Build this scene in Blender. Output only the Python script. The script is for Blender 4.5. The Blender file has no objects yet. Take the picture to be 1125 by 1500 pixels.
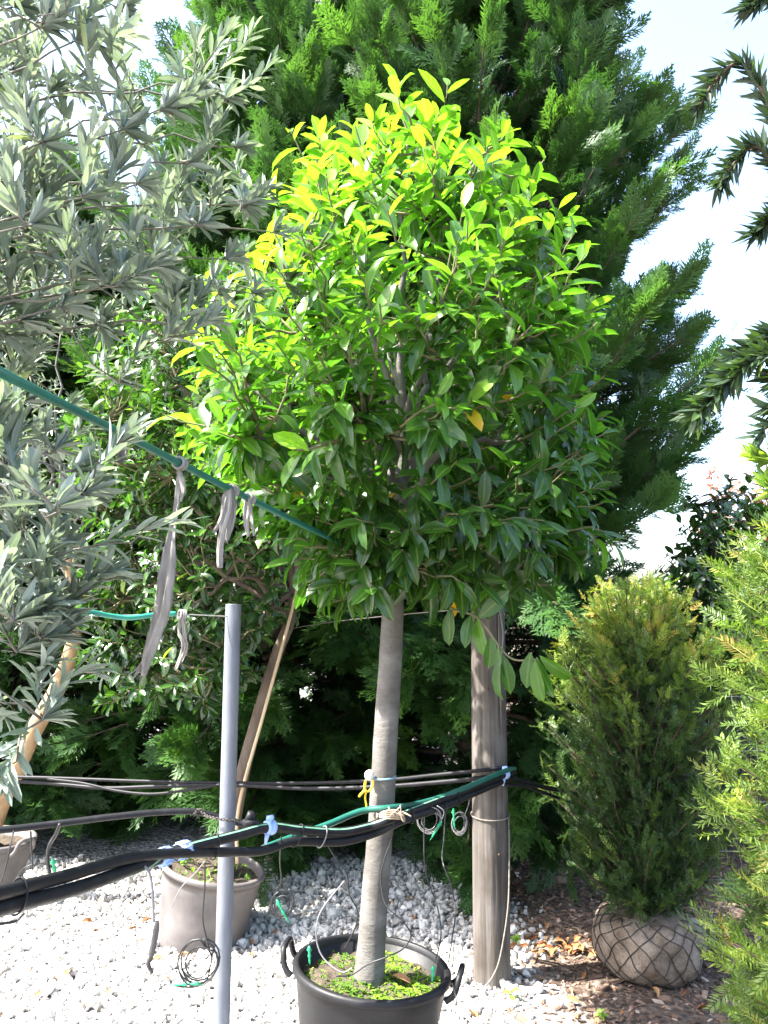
import bpy, math, random
import numpy as np
from mathutils import Vector, Matrix

rad = math.radians
SC = bpy.context.scene
COL = SC.collection
rng = np.random.default_rng(11)
random.seed(5)

# ------------------------------------------------------------------ camera, sky, sun, exposure
CAM_H, PITCH, F = 1.6, rad(7.0), 1155.0          # eye height (m), upward tilt, focal length in photo pixels
cam = bpy.data.objects.new('camera', bpy.data.cameras.new('camera'))
COL.objects.link(cam)
cam.location = (0, 0, CAM_H)
cam.rotation_euler = (math.pi / 2 + PITCH, 0, 0)
cam.data.sensor_fit = 'VERTICAL'
cam.data.angle = 2 * math.atan(750.0 / F)
cam.data.clip_start, cam.data.clip_end = 0.02, 2000
SC.camera = cam

SUN_EL = rad(53)
SUN_AZ = np.array([-0.97, -0.24])                # horizontal direction towards the sun (left, a little behind the viewer)
SUN_AZ /= np.linalg.norm(SUN_AZ)
to_sun = Vector((SUN_AZ[0] * math.cos(SUN_EL), SUN_AZ[1] * math.cos(SUN_EL), math.sin(SUN_EL)))
world = bpy.data.worlds.new('World'); SC.world = world; world.use_nodes = True
wn = world.node_tree.nodes; wl = world.node_tree.links
sky = wn.new('ShaderNodeTexSky'); sky.sky_type = 'NISHITA'; sky.sun_disc = False
sky.sun_elevation = SUN_EL
sky.sun_rotation = math.atan2(to_sun.x, to_sun.y)
sky.dust_density = 3.0; sky.air_density = 1.0; sky.ozone_density = 0.7
wl.new(sky.outputs[0], wn['Background'].inputs[0]); wn['Background'].inputs[1].default_value = 0.15
sl = bpy.data.lights.new('sun', 'SUN'); sl.energy = 5.0; sl.angle = rad(0.53); sl.color = (1.0, 0.955, 0.88)
sun = bpy.data.objects.new('sun', sl); COL.objects.link(sun)
sun.rotation_euler = to_sun.to_track_quat('Z', 'Y').to_euler()
sun.location = (-6, 0, 8)
vs = SC.view_settings
vs.view_transform = 'Standard'; vs.look = 'None'; vs.gamma = 1.0; vs.use_curve_mapping = False
vs.exposure = 2.5
SC.cycles.max_bounces = 4; SC.cycles.diffuse_bounces = 2; SC.cycles.transmission_bounces = 4
SC.cycles.glossy_bounces = 2; SC.cycles.transparent_max_bounces = 4
SC.cycles.caustics_reflective = False; SC.cycles.caustics_refractive = False

# ------------------------------------------------------------------ helpers
CP, SP = math.cos(PITCH), math.sin(PITCH)
def P(px, py, Y):
    """the place seen at a photo pixel, Y metres in front of the viewer"""
    dx, dy = (px - 562.5) / F, (750.0 - py) / F
    t = Y / (CP - dy * SP)
    return np.array([dx * t, Y, CAM_H + t * (SP + dy * CP)])
def project(p):
    p = np.asarray(p, float)
    rel = p - np.array([0, 0, CAM_H])
    zc = rel[..., 1] * CP + rel[..., 2] * SP
    yc = -rel[..., 1] * SP + rel[..., 2] * CP
    zc_ = np.maximum(zc, 1e-3)
    return np.stack([562.5 + F * rel[..., 0] / zc_, 750 - F * yc / zc_, zc], -1)

def nrm(v):
    v = np.asarray(v, float)
    return v / np.maximum(np.linalg.norm(v, axis=-1, keepdims=True), 1e-9)

def mesh_from(name, V, Fc, smooth=True, tone=None, rib=None):
    """V (n,3); Fc an int array (m,k) or a list of arrays of mixed k"""
    if isinstance(Fc, np.ndarray): Fc = [Fc]
    Fc = [np.asarray(f, np.int32) for f in Fc if len(f)]
    me = bpy.data.meshes.new(name)
    V = np.asarray(V, np.float32)
    me.vertices.add(len(V)); me.vertices.foreach_set('co', V.ravel())
    idx = np.concatenate([f.ravel() for f in Fc])
    tot = np.concatenate([np.full(len(f), f.shape[1], np.int32) for f in Fc])
    st = np.concatenate([[0], np.cumsum(tot)[:-1]]).astype(np.int32)
    me.loops.add(len(idx)); me.loops.foreach_set('vertex_index', idx)
    me.polygons.add(len(tot)); me.polygons.foreach_set('loop_start', st); me.polygons.foreach_set('loop_total', tot)
    me.polygons.foreach_set('use_smooth', np.full(len(tot), smooth))
    if tone is not None:
        a = me.attributes.new('tone', 'FLOAT', 'POINT')
        a.data.foreach_set('value', np.asarray(tone, np.float32))
    if rib is not None:
        a = me.attributes.new('rib', 'FLOAT', 'POINT'); a.data.foreach_set('value', np.asarray(rib, np.float32))
    me.update(calc_edges=True); me.validate()
    return me

def link(name, me, mat, parent=None, M=None):
    o = bpy.data.objects.new(name, me)
    if mat is not None and not me.materials: me.materials.append(mat)
    COL.objects.link(o)
    if M is not None: o.matrix_basis = M
    if parent is not None:
        o.parent = parent
        pm = parent.matrix_basis
        if parent.parent is not None: pm = parent.parent.matrix_basis @ parent.matrix_parent_inverse @ pm
        o.matrix_parent_inverse = pm.inverted()
    return o
def obj(name, V, Fc, mat, parent=None, smooth=True, tone=None, rib=None):
    """a mesh object whose coordinates are given in the world"""
    return link(name, mesh_from(name, V, Fc, smooth, tone, rib), mat, parent)

def tag(o, label=None, cat=None, group=None, kind=None):
    if label: o['label'] = label
    if cat: o['category'] = cat
    if group: o['group'] = group
    if kind: o['kind'] = kind
    return o
def thing(name, label, cat, loc, group=None):
    o = bpy.data.objects.new(name, None); COL.objects.link(o)
    o.empty_display_size = 0.1
    o.matrix_basis = Matrix.Translation(Vector(loc))
    return tag(o, label, cat, group)

def spline(pts, n=8):
    p = np.asarray(pts, float)
    if len(p) < 3: return p
    q = np.vstack([2 * p[0] - p[1], p, 2 * p[-1] - p[-2]])
    out = []
    t = np.linspace(0, 1, n, endpoint=False)[:, None]
    for i in range(1, len(q) - 2):
        a, b, c, d = q[i - 1], q[i], q[i + 1], q[i + 2]
        out.append(0.5 * (2 * b + (c - a) * t + (2 * a - 5 * b + 4 * c - d) * t ** 2 + (3 * b - a - 3 * c + d) * t ** 3))
    return np.vstack(out + [p[-1:]])

def tube(pts, r, sides=8, caps=True):
    p = np.asarray(pts, float); n = len(p)
    r = np.broadcast_to(np.asarray(r, float), (n,)) if np.ndim(r) < 2 else r
    T = nrm(np.gradient(p, axis=0))
    a = np.array([0, 0, 1.0]) if abs(T[0, 2]) < 0.9 else np.array([1.0, 0, 0])
    N = np.zeros_like(p); N[0] = nrm(np.cross(T[0], a))
    for i in range(1, n):
        v = N[i - 1] - T[i] * np.dot(N[i - 1], T[i]); N[i] = nrm(v)
    B = np.cross(T, N)
    th = np.linspace(0, 2 * math.pi, sides, endpoint=False)
    V = p[:, None] + r[:, None, None] * (np.cos(th)[None, :, None] * N[:, None] + np.sin(th)[None, :, None] * B[:, None])
    V = V.reshape(-1, 3)
    i = np.arange(n - 1)[:, None] * sides; j = np.arange(sides)[None]; k = (j + 1) % sides
    Q = np.stack([i + j, i + k, i + sides + k, i + sides + j], -1).reshape(-1, 4)
    fs = [Q]
    if caps:
        V = np.vstack([V, p[:1], p[-1:]])
        c0, c1 = n * sides, n * sides + 1; j = np.arange(sides); k = (j + 1) % sides
        fs.append(np.stack([np.full(sides, c0), k, j], -1))
        fs.append(np.stack([np.full(sides, c1), (n - 1) * sides + j, (n - 1) * sides + k], -1))
    return V, fs

def merge(parts):
    """join several (V, [faces...]) into one"""
    Vs, D, o = [], {}, 0
    for V, fs in parts:
        if isinstance(fs, np.ndarray): fs = [fs]
        for f in fs:
            if len(f): D.setdefault(f.shape[1], []).append(np.asarray(f) + o)
        Vs.append(V); o += len(V)
    return np.vstack(Vs), [np.vstack(x) for x in D.values()]

def tubes_fast(lines, rads, sides=4):
    """many equal-length polylines -> one mesh (N,k,3),(N,k)"""
    L = np.asarray(lines, float); R = np.asarray(rads, float); N, k, _ = L.shape
    T = nrm(np.gradient(L, axis=1))
    a = np.where(np.abs(T[..., 2:3]) < 0.9, np.array([0, 0, 1.0]), np.array([1.0, 0, 0]))
    U = nrm(np.cross(T, a)); B = np.cross(T, U)
    th = np.linspace(0, 2 * math.pi, sides, endpoint=False)
    V = L[:, :, None] + R[:, :, None, None] * (np.cos(th)[:, None] * U[:, :, None] + np.sin(th)[:, None] * B[:, :, None])
    b = (np.arange(N)[:, None, None] * k + np.arange(k - 1)[None, :, None]) * sides
    j = np.arange(sides)[None, None]; q = (j + 1) % sides
    Q = np.stack([b + j, b + q, b + sides + q, b + sides + j], -1).reshape(-1, 4)
    return V.reshape(-1, 3), Q

def lathe(prof, n=48, closed=False):
    pr = np.asarray(prof, float); th = np.linspace(0, 2 * math.pi, n, endpoint=False)
    V = np.stack([pr[:, None, 0] * np.cos(th), pr[:, None, 0] * np.sin(th), np.repeat(pr[:, 1:2], n, 1)], -1).reshape(-1, 3)
    i = np.arange(len(pr) - 1)[:, None] * n; j = np.arange(n)[None]; k = (j + 1) % n
    Q = np.stack([i + j, i + k, i + n + k, i + n + j], -1).reshape(-1, 4)
    return V, Q

def orient(d, u):
    d = nrm(d); x = nrm(np.cross(d, u)); z = np.cross(x, d)
    return np.stack([x, d, z], -1)

def inst(tv, tf, R, loc, S):
    """template copies -> one mesh"""
    S = np.asarray(S, float)
    if S.ndim == 1: S = np.repeat(S[:, None], 3, 1)
    V = np.einsum('nij,nkj->nki', R, tv[None] * S[:, None]) + loc[:, None]
    n, k = len(loc), len(tv)
    Fc = (np.arange(n)[:, None, None] * k + tf[None]).reshape(-1, tf.shape[1])
    return V.reshape(-1, 3), Fc, k

# ------------------------------------------------------------------ materials
def mat(name):
    m = bpy.data.materials.new(name); m.use_nodes = True
    nt = m.node_tree; b = nt.nodes['Principled BSDF']
    return m, nt, b
def ramp(nt, fac, stops):
    r = nt.nodes.new('ShaderNodeValToRGB'); e = r.color_ramp.elements
    e[0].position, e[0].color = stops[0][0], (*stops[0][1], 1)
    e[1].position, e[1].color = stops[-1][0], (*stops[-1][1], 1)
    for p, c in stops[1:-1]:
        x = e.new(p); x.color = (*c, 1)
    nt.links.new(fac, r.inputs[0]); return r.outputs[0]
def noise(nt, scale, detail=3, co='Object', stretch=None, rough=0.5):
    tc = nt.nodes.new('ShaderNodeTexCoord'); n = nt.nodes.new('ShaderNodeTexNoise')
    n.inputs['Scale'].default_value = scale; n.inputs['Detail'].default_value = detail; n.inputs['Roughness'].default_value = rough
    src = tc.outputs[co]
    if stretch:
        mp = nt.nodes.new('ShaderNodeMapping'); mp.inputs['Scale'].default_value = stretch
        nt.links.new(src, mp.inputs[0]); src = mp.outputs[0]
    nt.links.new(src, n.inputs['Vector']); return n.outputs[0]
def bump(nt, b, h, dist, strength=1.0):
    x = nt.nodes.new('ShaderNodeBump'); x.inputs['Distance'].default_value = dist; x.inputs['Strength'].default_value = strength
    nt.links.new(h, x.inputs['Height']); nt.links.new(x.outputs[0], b.inputs['Normal'])

def leaf_mat(name, stops, rough=0.4, trans=0.35, spec=0.5, inst=False, tscale=(0.9, 1.1, 0.33)):
    m, nt, b = mat(name); L = nt.links
    at = nt.nodes.new('ShaderNodeAttribute'); at.attribute_name = 'tone'
    if inst: at.attribute_type = 'INSTANCER'
    n = noise(nt, 9.0, 3, 'Object')
    ad = nt.nodes.new('ShaderNodeMath'); ad.operation = 'MULTIPLY_ADD'; ad.inputs[1].default_value = 0.18; ad.inputs[2].default_value = -0.09
    L.new(n, ad.inputs[0])
    s = nt.nodes.new('ShaderNodeMath'); s.operation = 'ADD'; L.new(at.outputs['Fac'], s.inputs[0]); L.new(ad.outputs[0], s.inputs[1])
    col = ramp(nt, s.outputs[0], stops)
    if not inst:
        ra = nt.nodes.new('ShaderNodeAttribute'); ra.attribute_name = 'rib'
        mr = nt.nodes.new('ShaderNodeMapRange'); mr.inputs[1].default_value = .80; mr.inputs[2].default_value = .98; mr.inputs[4].default_value = .22; L.new(ra.outputs['Fac'], mr.inputs[0])
        mm = nt.nodes.new('ShaderNodeMix'); mm.data_type = 'RGBA'; L.new(mr.outputs[0], mm.inputs[0]); L.new(col, mm.inputs[6]); mm.inputs[7].default_value = (.36, .42, .16, 1); col = mm.outputs[2]
    L.new(col, b.inputs['Base Color']); b.inputs['Roughness'].default_value = rough
    b.inputs['Specular IOR Level'].default_value = spec
    tr = nt.nodes.new('ShaderNodeBsdfTranslucent')
    mx = nt.nodes.new('ShaderNodeMix'); mx.data_type = 'RGBA'; mx.blend_type = 'MULTIPLY'; mx.inputs[0].default_value = 1
    L.new(col, mx.inputs[6]); mx.inputs[7].default_value = (*[2.0 * c for c in tscale], 1)
    L.new(mx.outputs[2], tr.inputs[0])
    ms = nt.nodes.new('ShaderNodeMixShader'); ms.inputs[0].default_value = trans
    L.new(b.outputs[0], ms.inputs[1]); L.new(tr.outputs[0], ms.inputs[2])
    L.new(ms.outputs[0], nt.nodes['Material Output'].inputs[0])
    return m
def plain(name, stops, scale=8, rough=0.6, bd=0.0, stretch=None, detail=4, spec=0.4, metal=0.0, co='Object', bscale=None):
    m, nt, b = mat(name)
    n = noise(nt, scale, detail, co, stretch, 0.6)
    nt.links.new(ramp(nt, n, stops), b.inputs['Base Color'])
    b.inputs['Roughness'].default_value = rough; b.inputs['Specular IOR Level'].default_value = spec; b.inputs['Metallic'].default_value = metal
    if bd: bump(nt, b, noise(nt, bscale or scale * 3, 5, co, stretch, 0.65), bd)
    return m
def toned(name, stops, rough=0.8, scale=20, spec=0.3):
    m, nt, b = mat(name)
    at = nt.nodes.new('ShaderNodeAttribute'); at.attribute_name = 'tone'
    n = noise(nt, scale, 4)
    ad = nt.nodes.new('ShaderNodeMath'); ad.operation = 'MULTIPLY_ADD'; ad.inputs[1].default_value = 0.35; ad.inputs[2].default_value = -0.17
    nt.links.new(n, ad.inputs[0])
    s = nt.nodes.new('ShaderNodeMath'); s.operation = 'ADD'; nt.links.new(at.outputs['Fac'], s.inputs[0]); nt.links.new(ad.outputs[0], s.inputs[1])
    nt.links.new(ramp(nt, s.outputs[0], stops), b.inputs['Base Color'])
    b.inputs['Roughness'].default_value = rough; b.inputs['Specular IOR Level'].default_value = spec
    return m

M = {}
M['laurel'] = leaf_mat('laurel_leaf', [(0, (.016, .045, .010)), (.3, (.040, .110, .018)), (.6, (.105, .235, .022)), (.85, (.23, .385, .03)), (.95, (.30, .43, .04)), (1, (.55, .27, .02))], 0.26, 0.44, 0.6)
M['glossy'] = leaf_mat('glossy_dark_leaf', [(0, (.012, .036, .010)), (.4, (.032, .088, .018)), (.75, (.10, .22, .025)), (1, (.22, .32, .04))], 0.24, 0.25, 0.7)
M['olive'] = leaf_mat('olive_leaf', [(0, (.06, .088, .075)), (.4, (.125, .165, .145)), (.75, (.25, .295, .275)), (1, (.22, .28, .12))], 0.42, 0.22, 0.5, tscale=(1.0, 1.05, .6))
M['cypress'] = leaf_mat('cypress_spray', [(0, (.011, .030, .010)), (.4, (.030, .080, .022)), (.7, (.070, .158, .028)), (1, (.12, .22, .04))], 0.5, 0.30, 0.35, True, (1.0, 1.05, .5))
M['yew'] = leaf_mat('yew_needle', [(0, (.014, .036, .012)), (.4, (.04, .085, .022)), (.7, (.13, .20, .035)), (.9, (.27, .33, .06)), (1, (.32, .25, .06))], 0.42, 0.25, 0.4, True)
M['needle'] = leaf_mat('stiff_needle', [(0, (.015, .028, .018)), (.5, (.035, .06, .03)), (.8, (.10, .19, .03)), (1, (.25, .36, .05))], 0.4, 0.15, 0.4)
M['redleaf'] = leaf_mat('red_leaf', [(0, (.16, .06, .05)), (.5, (.32, .15, .11)), (1, (.5, .3, .22))], 0.5, 0.4, 0.3, tscale=(1.1, .8, .6))
M['moss'] = leaf_mat('moss', [(0, (.05, .10, .015)), (.5, (.11, .22, .02)), (1, (.22, .34, .03))], 0.7, 0.3, 0.2)
M['weed'] = leaf_mat('weed_leaf', [(0, (.08, .17, .03)), (1, (.22, .36, .06))], 0.5, 0.35, 0.3)
M['bark_grey'] = plain('smooth_grey_bark', [(.3, (.075, .068, .06)), (.55, (.125, .117, .107)), (.75, (.19, .178, .168))], 7, 0.85, 0.004, (1, 1, 2.2), 6, bscale=40)
M['bark_brown'] = plain('brown_bark', [(.3, (.07, .05, .035)), (.7, (.17, .13, .10))], 14, 0.9, 0.006, (1, 1, .35), 5)
M['bark_olive'] = plain('tan_olive_bark', [(.3, (.22, .14, .075)), (.6, (.36, .24, .13)), (.8, (.42, .33, .22))], 10, 0.85, 0.006, (1, 1, .5), 5)
M['twig'] = plain('green_brown_twig', [(.3, (.10, .10, .045)), (.7, (.19, .17, .09))], 20, 0.75)
M['twig_grey'] = plain('grey_twig', [(.3, (.09, .082, .066)), (.7, (.17, .16, .135))], 20, 0.8)
M['twig_dark'] = plain('dark_brown_twig', [(.3, (.045, .03, .02)), (.7, (.10, .07, .05))], 20, 0.85)
M['bamboo'] = plain('pale_stake', [(.3, (.42, .30, .18)), (.7, (.60, .46, .30))], 6, 0.7, 0, (1, 1, .2))
M['steel'] = plain('galvanised_steel', [(.3, (.13, .145, .175)), (.7, (.205, .22, .255))], 22, 0.48, 0.0006, (1, 1, .3), 5, 0.5, 0.35)
M['black_plastic'] = plain('black_pot_plastic', [(.3, (.008, .008, .009)), (.65, (.014, .014, .016)), (.8, (.028, .026, .024))], 9, 0.5, 0.0012, None, 6, 0.3)
M['grey_plastic'] = plain('dusty_grey_pot_plastic', [(.3, (.075, .067, .066)), (.6, (.13, .118, .116)), (.8, (.18, .167, .163))], 6, 0.7, 0.001, None, 6, 0.4)
M['hose'] = plain('black_hose', [(.3, (.007, .007, .009)), (.6, (.013, .013, .016)), (.8, (.03, .028, .026))], 30, 0.5, 0, None, 5, 0.22)
M['stripe'] = plain('green_stripe', [(.3, (.09, .25, .16)), (.7, (.22, .42, .28))], 30, 0.5)
M['green_hose'] = plain('green_hose', [(.3, (.010, .085, .062)), (.7, (.02, .125, .092))], 12, 0.33, 0, None, 4, 0.5)
M['teal_hose'] = plain('teal_hose', [(.3, (.02, .20, .15)), (.7, (.04, .28, .21))], 12, 0.35)
M['green_clip'] = plain('green_plastic', [(.3, (.01, .26, .11)), (.7, (.03, .36, .16))], 12, 0.4)
M['blue_clip'] = plain('pale_blue_plastic', [(.3, (.22, .36, .66)), (.7, (.42, .54, .80))], 9, 0.45)
M['grey_tube'] = plain('grey_drip_tube', [(.3, (.13, .125, .13)), (.7, (.26, .25, .255))], 12, 0.45)
M['drip'] = plain('black_drip_tube', [(.3, (.012, .012, .013)), (.7, (.03, .03, .032))], 12, 0.4)
M['wire'] = plain('grey_wire', [(.3, (.22, .22, .21)), (.7, (.36, .36, .35))], 30, 0.5, 0, None, 3, 0.5, 0.3)
M['dark_wire'] = plain('dark_wire', [(.3, (.035, .03, .028)), (.7, (.08, .07, .06))], 30, 0.6, 0, None, 3, 0.5, 0.3)
M['rag'] = plain('weathered_grey_cloth', [(.3, (.13, .12, .11)), (.55, (.26, .25, .235)), (.8, (.38, .36, .34))], 40, 0.95, 0.002, (1, 1, .12), 5)
M['rag_dark'] = plain('dark_grey_cloth', [(.3, (.05, .045, .045)), (.7, (.14, .13, .125))], 40, 0.95, 0.002, (1, 1, .12), 5)
M['twine'] = plain('jute_twine', [(.3, (.28, .21, .14)), (.7, (.46, .37, .27))], 60, 0.95, 0.001)
M['grey_rope'] = plain('grey_rope', [(.3, (.13, .12, .10)), (.7, (.24, .215, .19))], 60, 0.95, 0.001)
M['yellow'] = plain('yellow_cord', [(.3, (.60, .40, .02)), (.7, (.75, .55, .03))], 30, 0.6)
M['white'] = plain('white_foam', [(.3, (.60, .60, .60)), (.7, (.78, .78, .78))], 10, 0.7)
M['blue_band'] = plain('blue_grey_band', [(.3, (.12, .22, .28)), (.7, (.24, .36, .42))], 20, 0.5)
M['burlap'] = plain('burlap', [(.3, (.12, .088, .062)), (.5, (.26, .205, .16)), (.7, (.37, .31, .25))], 11, 0.98, 0.012, None, 8, 0.1, bscale=45)
M['soil'] = plain('dark_soil', [(.3, (.035, .026, .018)), (.7, (.10, .08, .058))], 25, 1.0, 0.01)
M['stone'] = toned('limestone_chips', [(0, (.16, .15, .135)), (.35, (.38, .36, .335)), (.7, (.58, .56, .53)), (1, (.70, .685, .66))], 0.85, 30)
M['chip'] = toned('bark_chips', [(0, (.035, .022, .016)), (.45, (.13, .085, .06)), (.8, (.27, .185, .135)), (1, (.42, .33, .27))], 0.9, 30)
M['dryleaf'] = toned('dry_leaves', [(0, (.16, .06, .025)), (.5, (.34, .15, .06)), (1, (.50, .30, .14))], 0.75, 40)

def wood_post_mat():
    m, nt, b = mat('weathered_post_wood'); L = nt.links
    a = noise(nt, 26, 6, 'Object', (1, 1, .05), 0.65)
    c = ramp(nt, a, [(.28, (.045, .038, .032)), (.5, (.105, .093, .083)), (.72, (.185, .168, .155))])
    k = noise(nt, 7, 3, 'Object', (1, 1, .6), 0.6)
    c2 = ramp(nt, k, [(.35, (.55, .50, .45)), (.6, (1, 1, 1))])
    mx = nt.nodes.new('ShaderNodeMix'); mx.data_type = 'RGBA'; mx.blend_type = 'MULTIPLY'; mx.inputs[0].default_value = 1
    L.new(c, mx.inputs[6]); L.new(c2, mx.inputs[7]); L.new(mx.outputs[2], b.inputs['Base Color'])
    b.inputs['Roughness'].default_value = 0.9
    bump(nt, b, noise(nt, 60, 6, 'Object', (1, 1, .035), 0.7), 0.006)
    return m
M['post'] = wood_post_mat()

def ground_mat():
    m, nt, b = mat('nursery_ground'); L = nt.links
    tc = nt.nodes.new('ShaderNodeTexCoord')
    v = nt.nodes.new('ShaderNodeTexVoronoi'); v.inputs['Scale'].default_value = 38; L.new(tc.outputs['Object'], v.inputs['Vector'])
    sepc = nt.nodes.new('ShaderNodeSeparateColor'); L.new(v.outputs['Color'], sepc.inputs[0])
    peb = ramp(nt, sepc.outputs[0], [(0, (.14, .13, .12)), (.5, (.32, .305, .285)), (1, (.54, .52, .50))])
    d = noise(nt, 30, 6, 'Object')
    dirt = ramp(nt, d, [(.3, (.045, .032, .024)), (.55, (.12, .085, .062)), (.75, (.24, .18, .14))])
    sx = nt.nodes.new('ShaderNodeSeparateXYZ'); L.new(tc.outputs['Object'], sx.inputs[0])
    n2 = noise(nt, 2.2, 4, 'Object')
    e = nt.nodes.new('ShaderNodeMath'); e.operation = 'MULTIPLY_ADD'; e.inputs[1].default_value = 0.9; L.new(n2, e.inputs[0]); L.new(sx.outputs[0], e.inputs[2])
    mr = nt.nodes.new('ShaderNodeMapRange'); mr.inputs[1].default_value = 0.95; mr.inputs[2].default_value = 1.15; L.new(e.outputs[0], mr.inputs[0])
    mx = nt.nodes.new('ShaderNodeMix'); mx.data_type = 'RGBA'
    L.new(mr.outputs[0], mx.inputs[0]); L.new(peb, mx.inputs[6]); L.new(dirt, mx.inputs[7]); L.new(mx.outputs[2], b.inputs['Base Color'])
    b.inputs['Roughness'].default_value = 0.95
    bump(nt, b, v.outputs['Distance'], 0.02)
    return m
M['ground'] = ground_mat()

# ------------------------------------------------------------------ leaf templates (axis +Y, upper side +Z, length 1)
def leaf_tmpl(width=0.36, fold=0.10, curl=0.25, wide_at=0.52, st=(0.10, 0.30, 0.54, 0.80), side=0.0, blunt=0.8):
    V = [(0, 0, 0)]
    for t in st:
        w = width * 0.5 * (math.sin(math.pi * t ** (math.log(0.5) / math.log(wide_at))) ** blunt)
        y = t; z = -curl * t * t; x0 = side * t * t
        V += [(x0 - w, y, z + fold * w * 2), (x0, y, z), (x0 + w, y, z + fold * w * 2)]
    V.append((side, 1 - 0.3 * curl, -curl)); n = len(st)
    Fc = [(0, 2, 1), (0, 3, 2)]
    for i in range(n - 1):
        a = 1 + i * 3; b = a + 3
        for k in (0, 1): Fc += [(a + k, a + k + 1, b + k + 1), (a + k, b + k + 1, b + k)]
    a = 1 + (n - 1) * 3; e = len(V) - 1
    Fc += [(a, a + 1, e), (a + 1, a + 2, e)]
    return np.array(V), np.array(Fc, np.int32)
LAUREL = [leaf_tmpl(.36, .22, .18), leaf_tmpl(.33, .30, .34, side=.06), leaf_tmpl(.40, .12, .10, side=-.05)]
GLOSSY = [leaf_tmpl(.42, .25, .22), leaf_tmpl(.38, .32, .36, side=.05), leaf_tmpl(.46, .15, .12, side=-.04)]
OLIVE = [leaf_tmpl(.20, .25, .06, .55, blunt=.7), leaf_tmpl(.18, .35, .16, .55, side=.05, blunt=.7), leaf_tmpl(.22, .12, .04, .55, side=-.04, blunt=.7)]
OVAL = [leaf_tmpl(.5, .15, .2, .45), leaf_tmpl(.45, .25, .3, .45, side=.06)]

def spray_tmpl(seed, pairs=9, droop=0.12):
    """a flat feathery cypress spray along +Y"""
    r = np.random.default_rng(seed); V, Fc = [], []
    def kite(p, d, L, w, up):
        d = np.array(d) / np.linalg.norm(d); s = np.cross(d, up); s /= np.linalg.norm(s)
        b = len(V); p = np.array(p)
        V.extend([p, p + d * L * .42 - s * w, p + d * L, p + d * L * .42 + s * w])
        Fc.extend([(b, b + 1, b + 2), (b, b + 2, b + 3)])
    up = np.array([0, 0, 1.0])
    for i in range(pairs):
        t = 0.08 + 0.80 * i / (pairs - 1)
        for s in (-1, 1):
            tt = t + (0.05 if s > 0 else 0)
            L = (0.40 * (1 - tt) ** 0.7 + 0.10) * r.uniform(.75, 1.15)
            a = rad(r.uniform(22, 36)); tilt = r.uniform(-.22, .22)
            d = np.array([s * math.sin(a), math.cos(a), tilt]); p = np.array([0, tt, -droop * tt * tt])
            kite(p, d, L, .019, up)
            for q in (.30, .50, .72):
                for s2 in ((-1, 1) if q != .5 else (s,)):
                    a2 = a * s + s2 * rad(r.uniform(24, 40))
                    d2 = np.array([math.sin(a2), math.cos(a2), tilt + r.uniform(-.2, .2)])
                    kite(p + d * L * q, d2, L * (.60 - .2 * q), .016, up)
    kite(np.array([0, .75, -droop * .56]), np.array([0, 1, -.1]), .30, .02, up)
    kite(np.zeros(3), np.array([0, 1, -droop]), 1.0, .010, up)
    return np.array(V), np.array(Fc, np.int32)
SPRAY = [spray_tmpl(1), spray_tmpl(2, 8, .2), spray_tmpl(3, 9, .05)]

def needle_tmpl(seed, n=26, L=0.20, w=0.013, flat=True, ang=(45, 70)):
    """a twig with needles along +Y, length 1"""
    r = np.random.default_rng(seed); V, Fc = [], []
    for i in range(n):
        t = 0.06 + 0.92 * i / n; s = 1 if i % 2 else -1
        th = (0 if s > 0 else math.pi) + r.normal(0, .38 if flat else 2.0)
        a = rad(r.uniform(*ang)) * (1 - .5 * t ** 4)
        d = np.array([math.cos(th) * math.sin(a), math.cos(a), math.sin(th) * math.sin(a) + .12])
        d /= np.linalg.norm(d); ll = L * r.uniform(.75, 1.15) * (1 - .45 * t ** 3)
        sd = np.cross(d, (0, 0, 1)); sd /= np.linalg.norm(sd); b = len(V); p = np.array([0, t, 0])
        V += [p, p + d * ll * .4 - sd * w, p + d * ll, p + d * ll * .4 + sd * w]
        Fc += [(b, b + 1, b + 2), (b, b + 2, b + 3)]
    b = len(V); V += [np.array(q, float) for q in ((-.012, 0, 0), (.012, 0, 0), (0, 1, 0), (0, 0, .014))]
    Fc += [(b, b + 1, b + 2), (b, b + 2, b + 3), (b + 1, b + 3, b + 2)]
    return np.array(V), np.array(Fc, np.int32)
YEWT = [needle_tmpl(4, 22, .30, .030), needle_tmpl(5, 22, .28, .030), needle_tmpl(6, 22, .32, .028)]

def rib_of(tv):
    r = np.zeros(len(tv)); r[0] = r[-1] = 1; r[2:-1:3] = 1; return r

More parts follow.
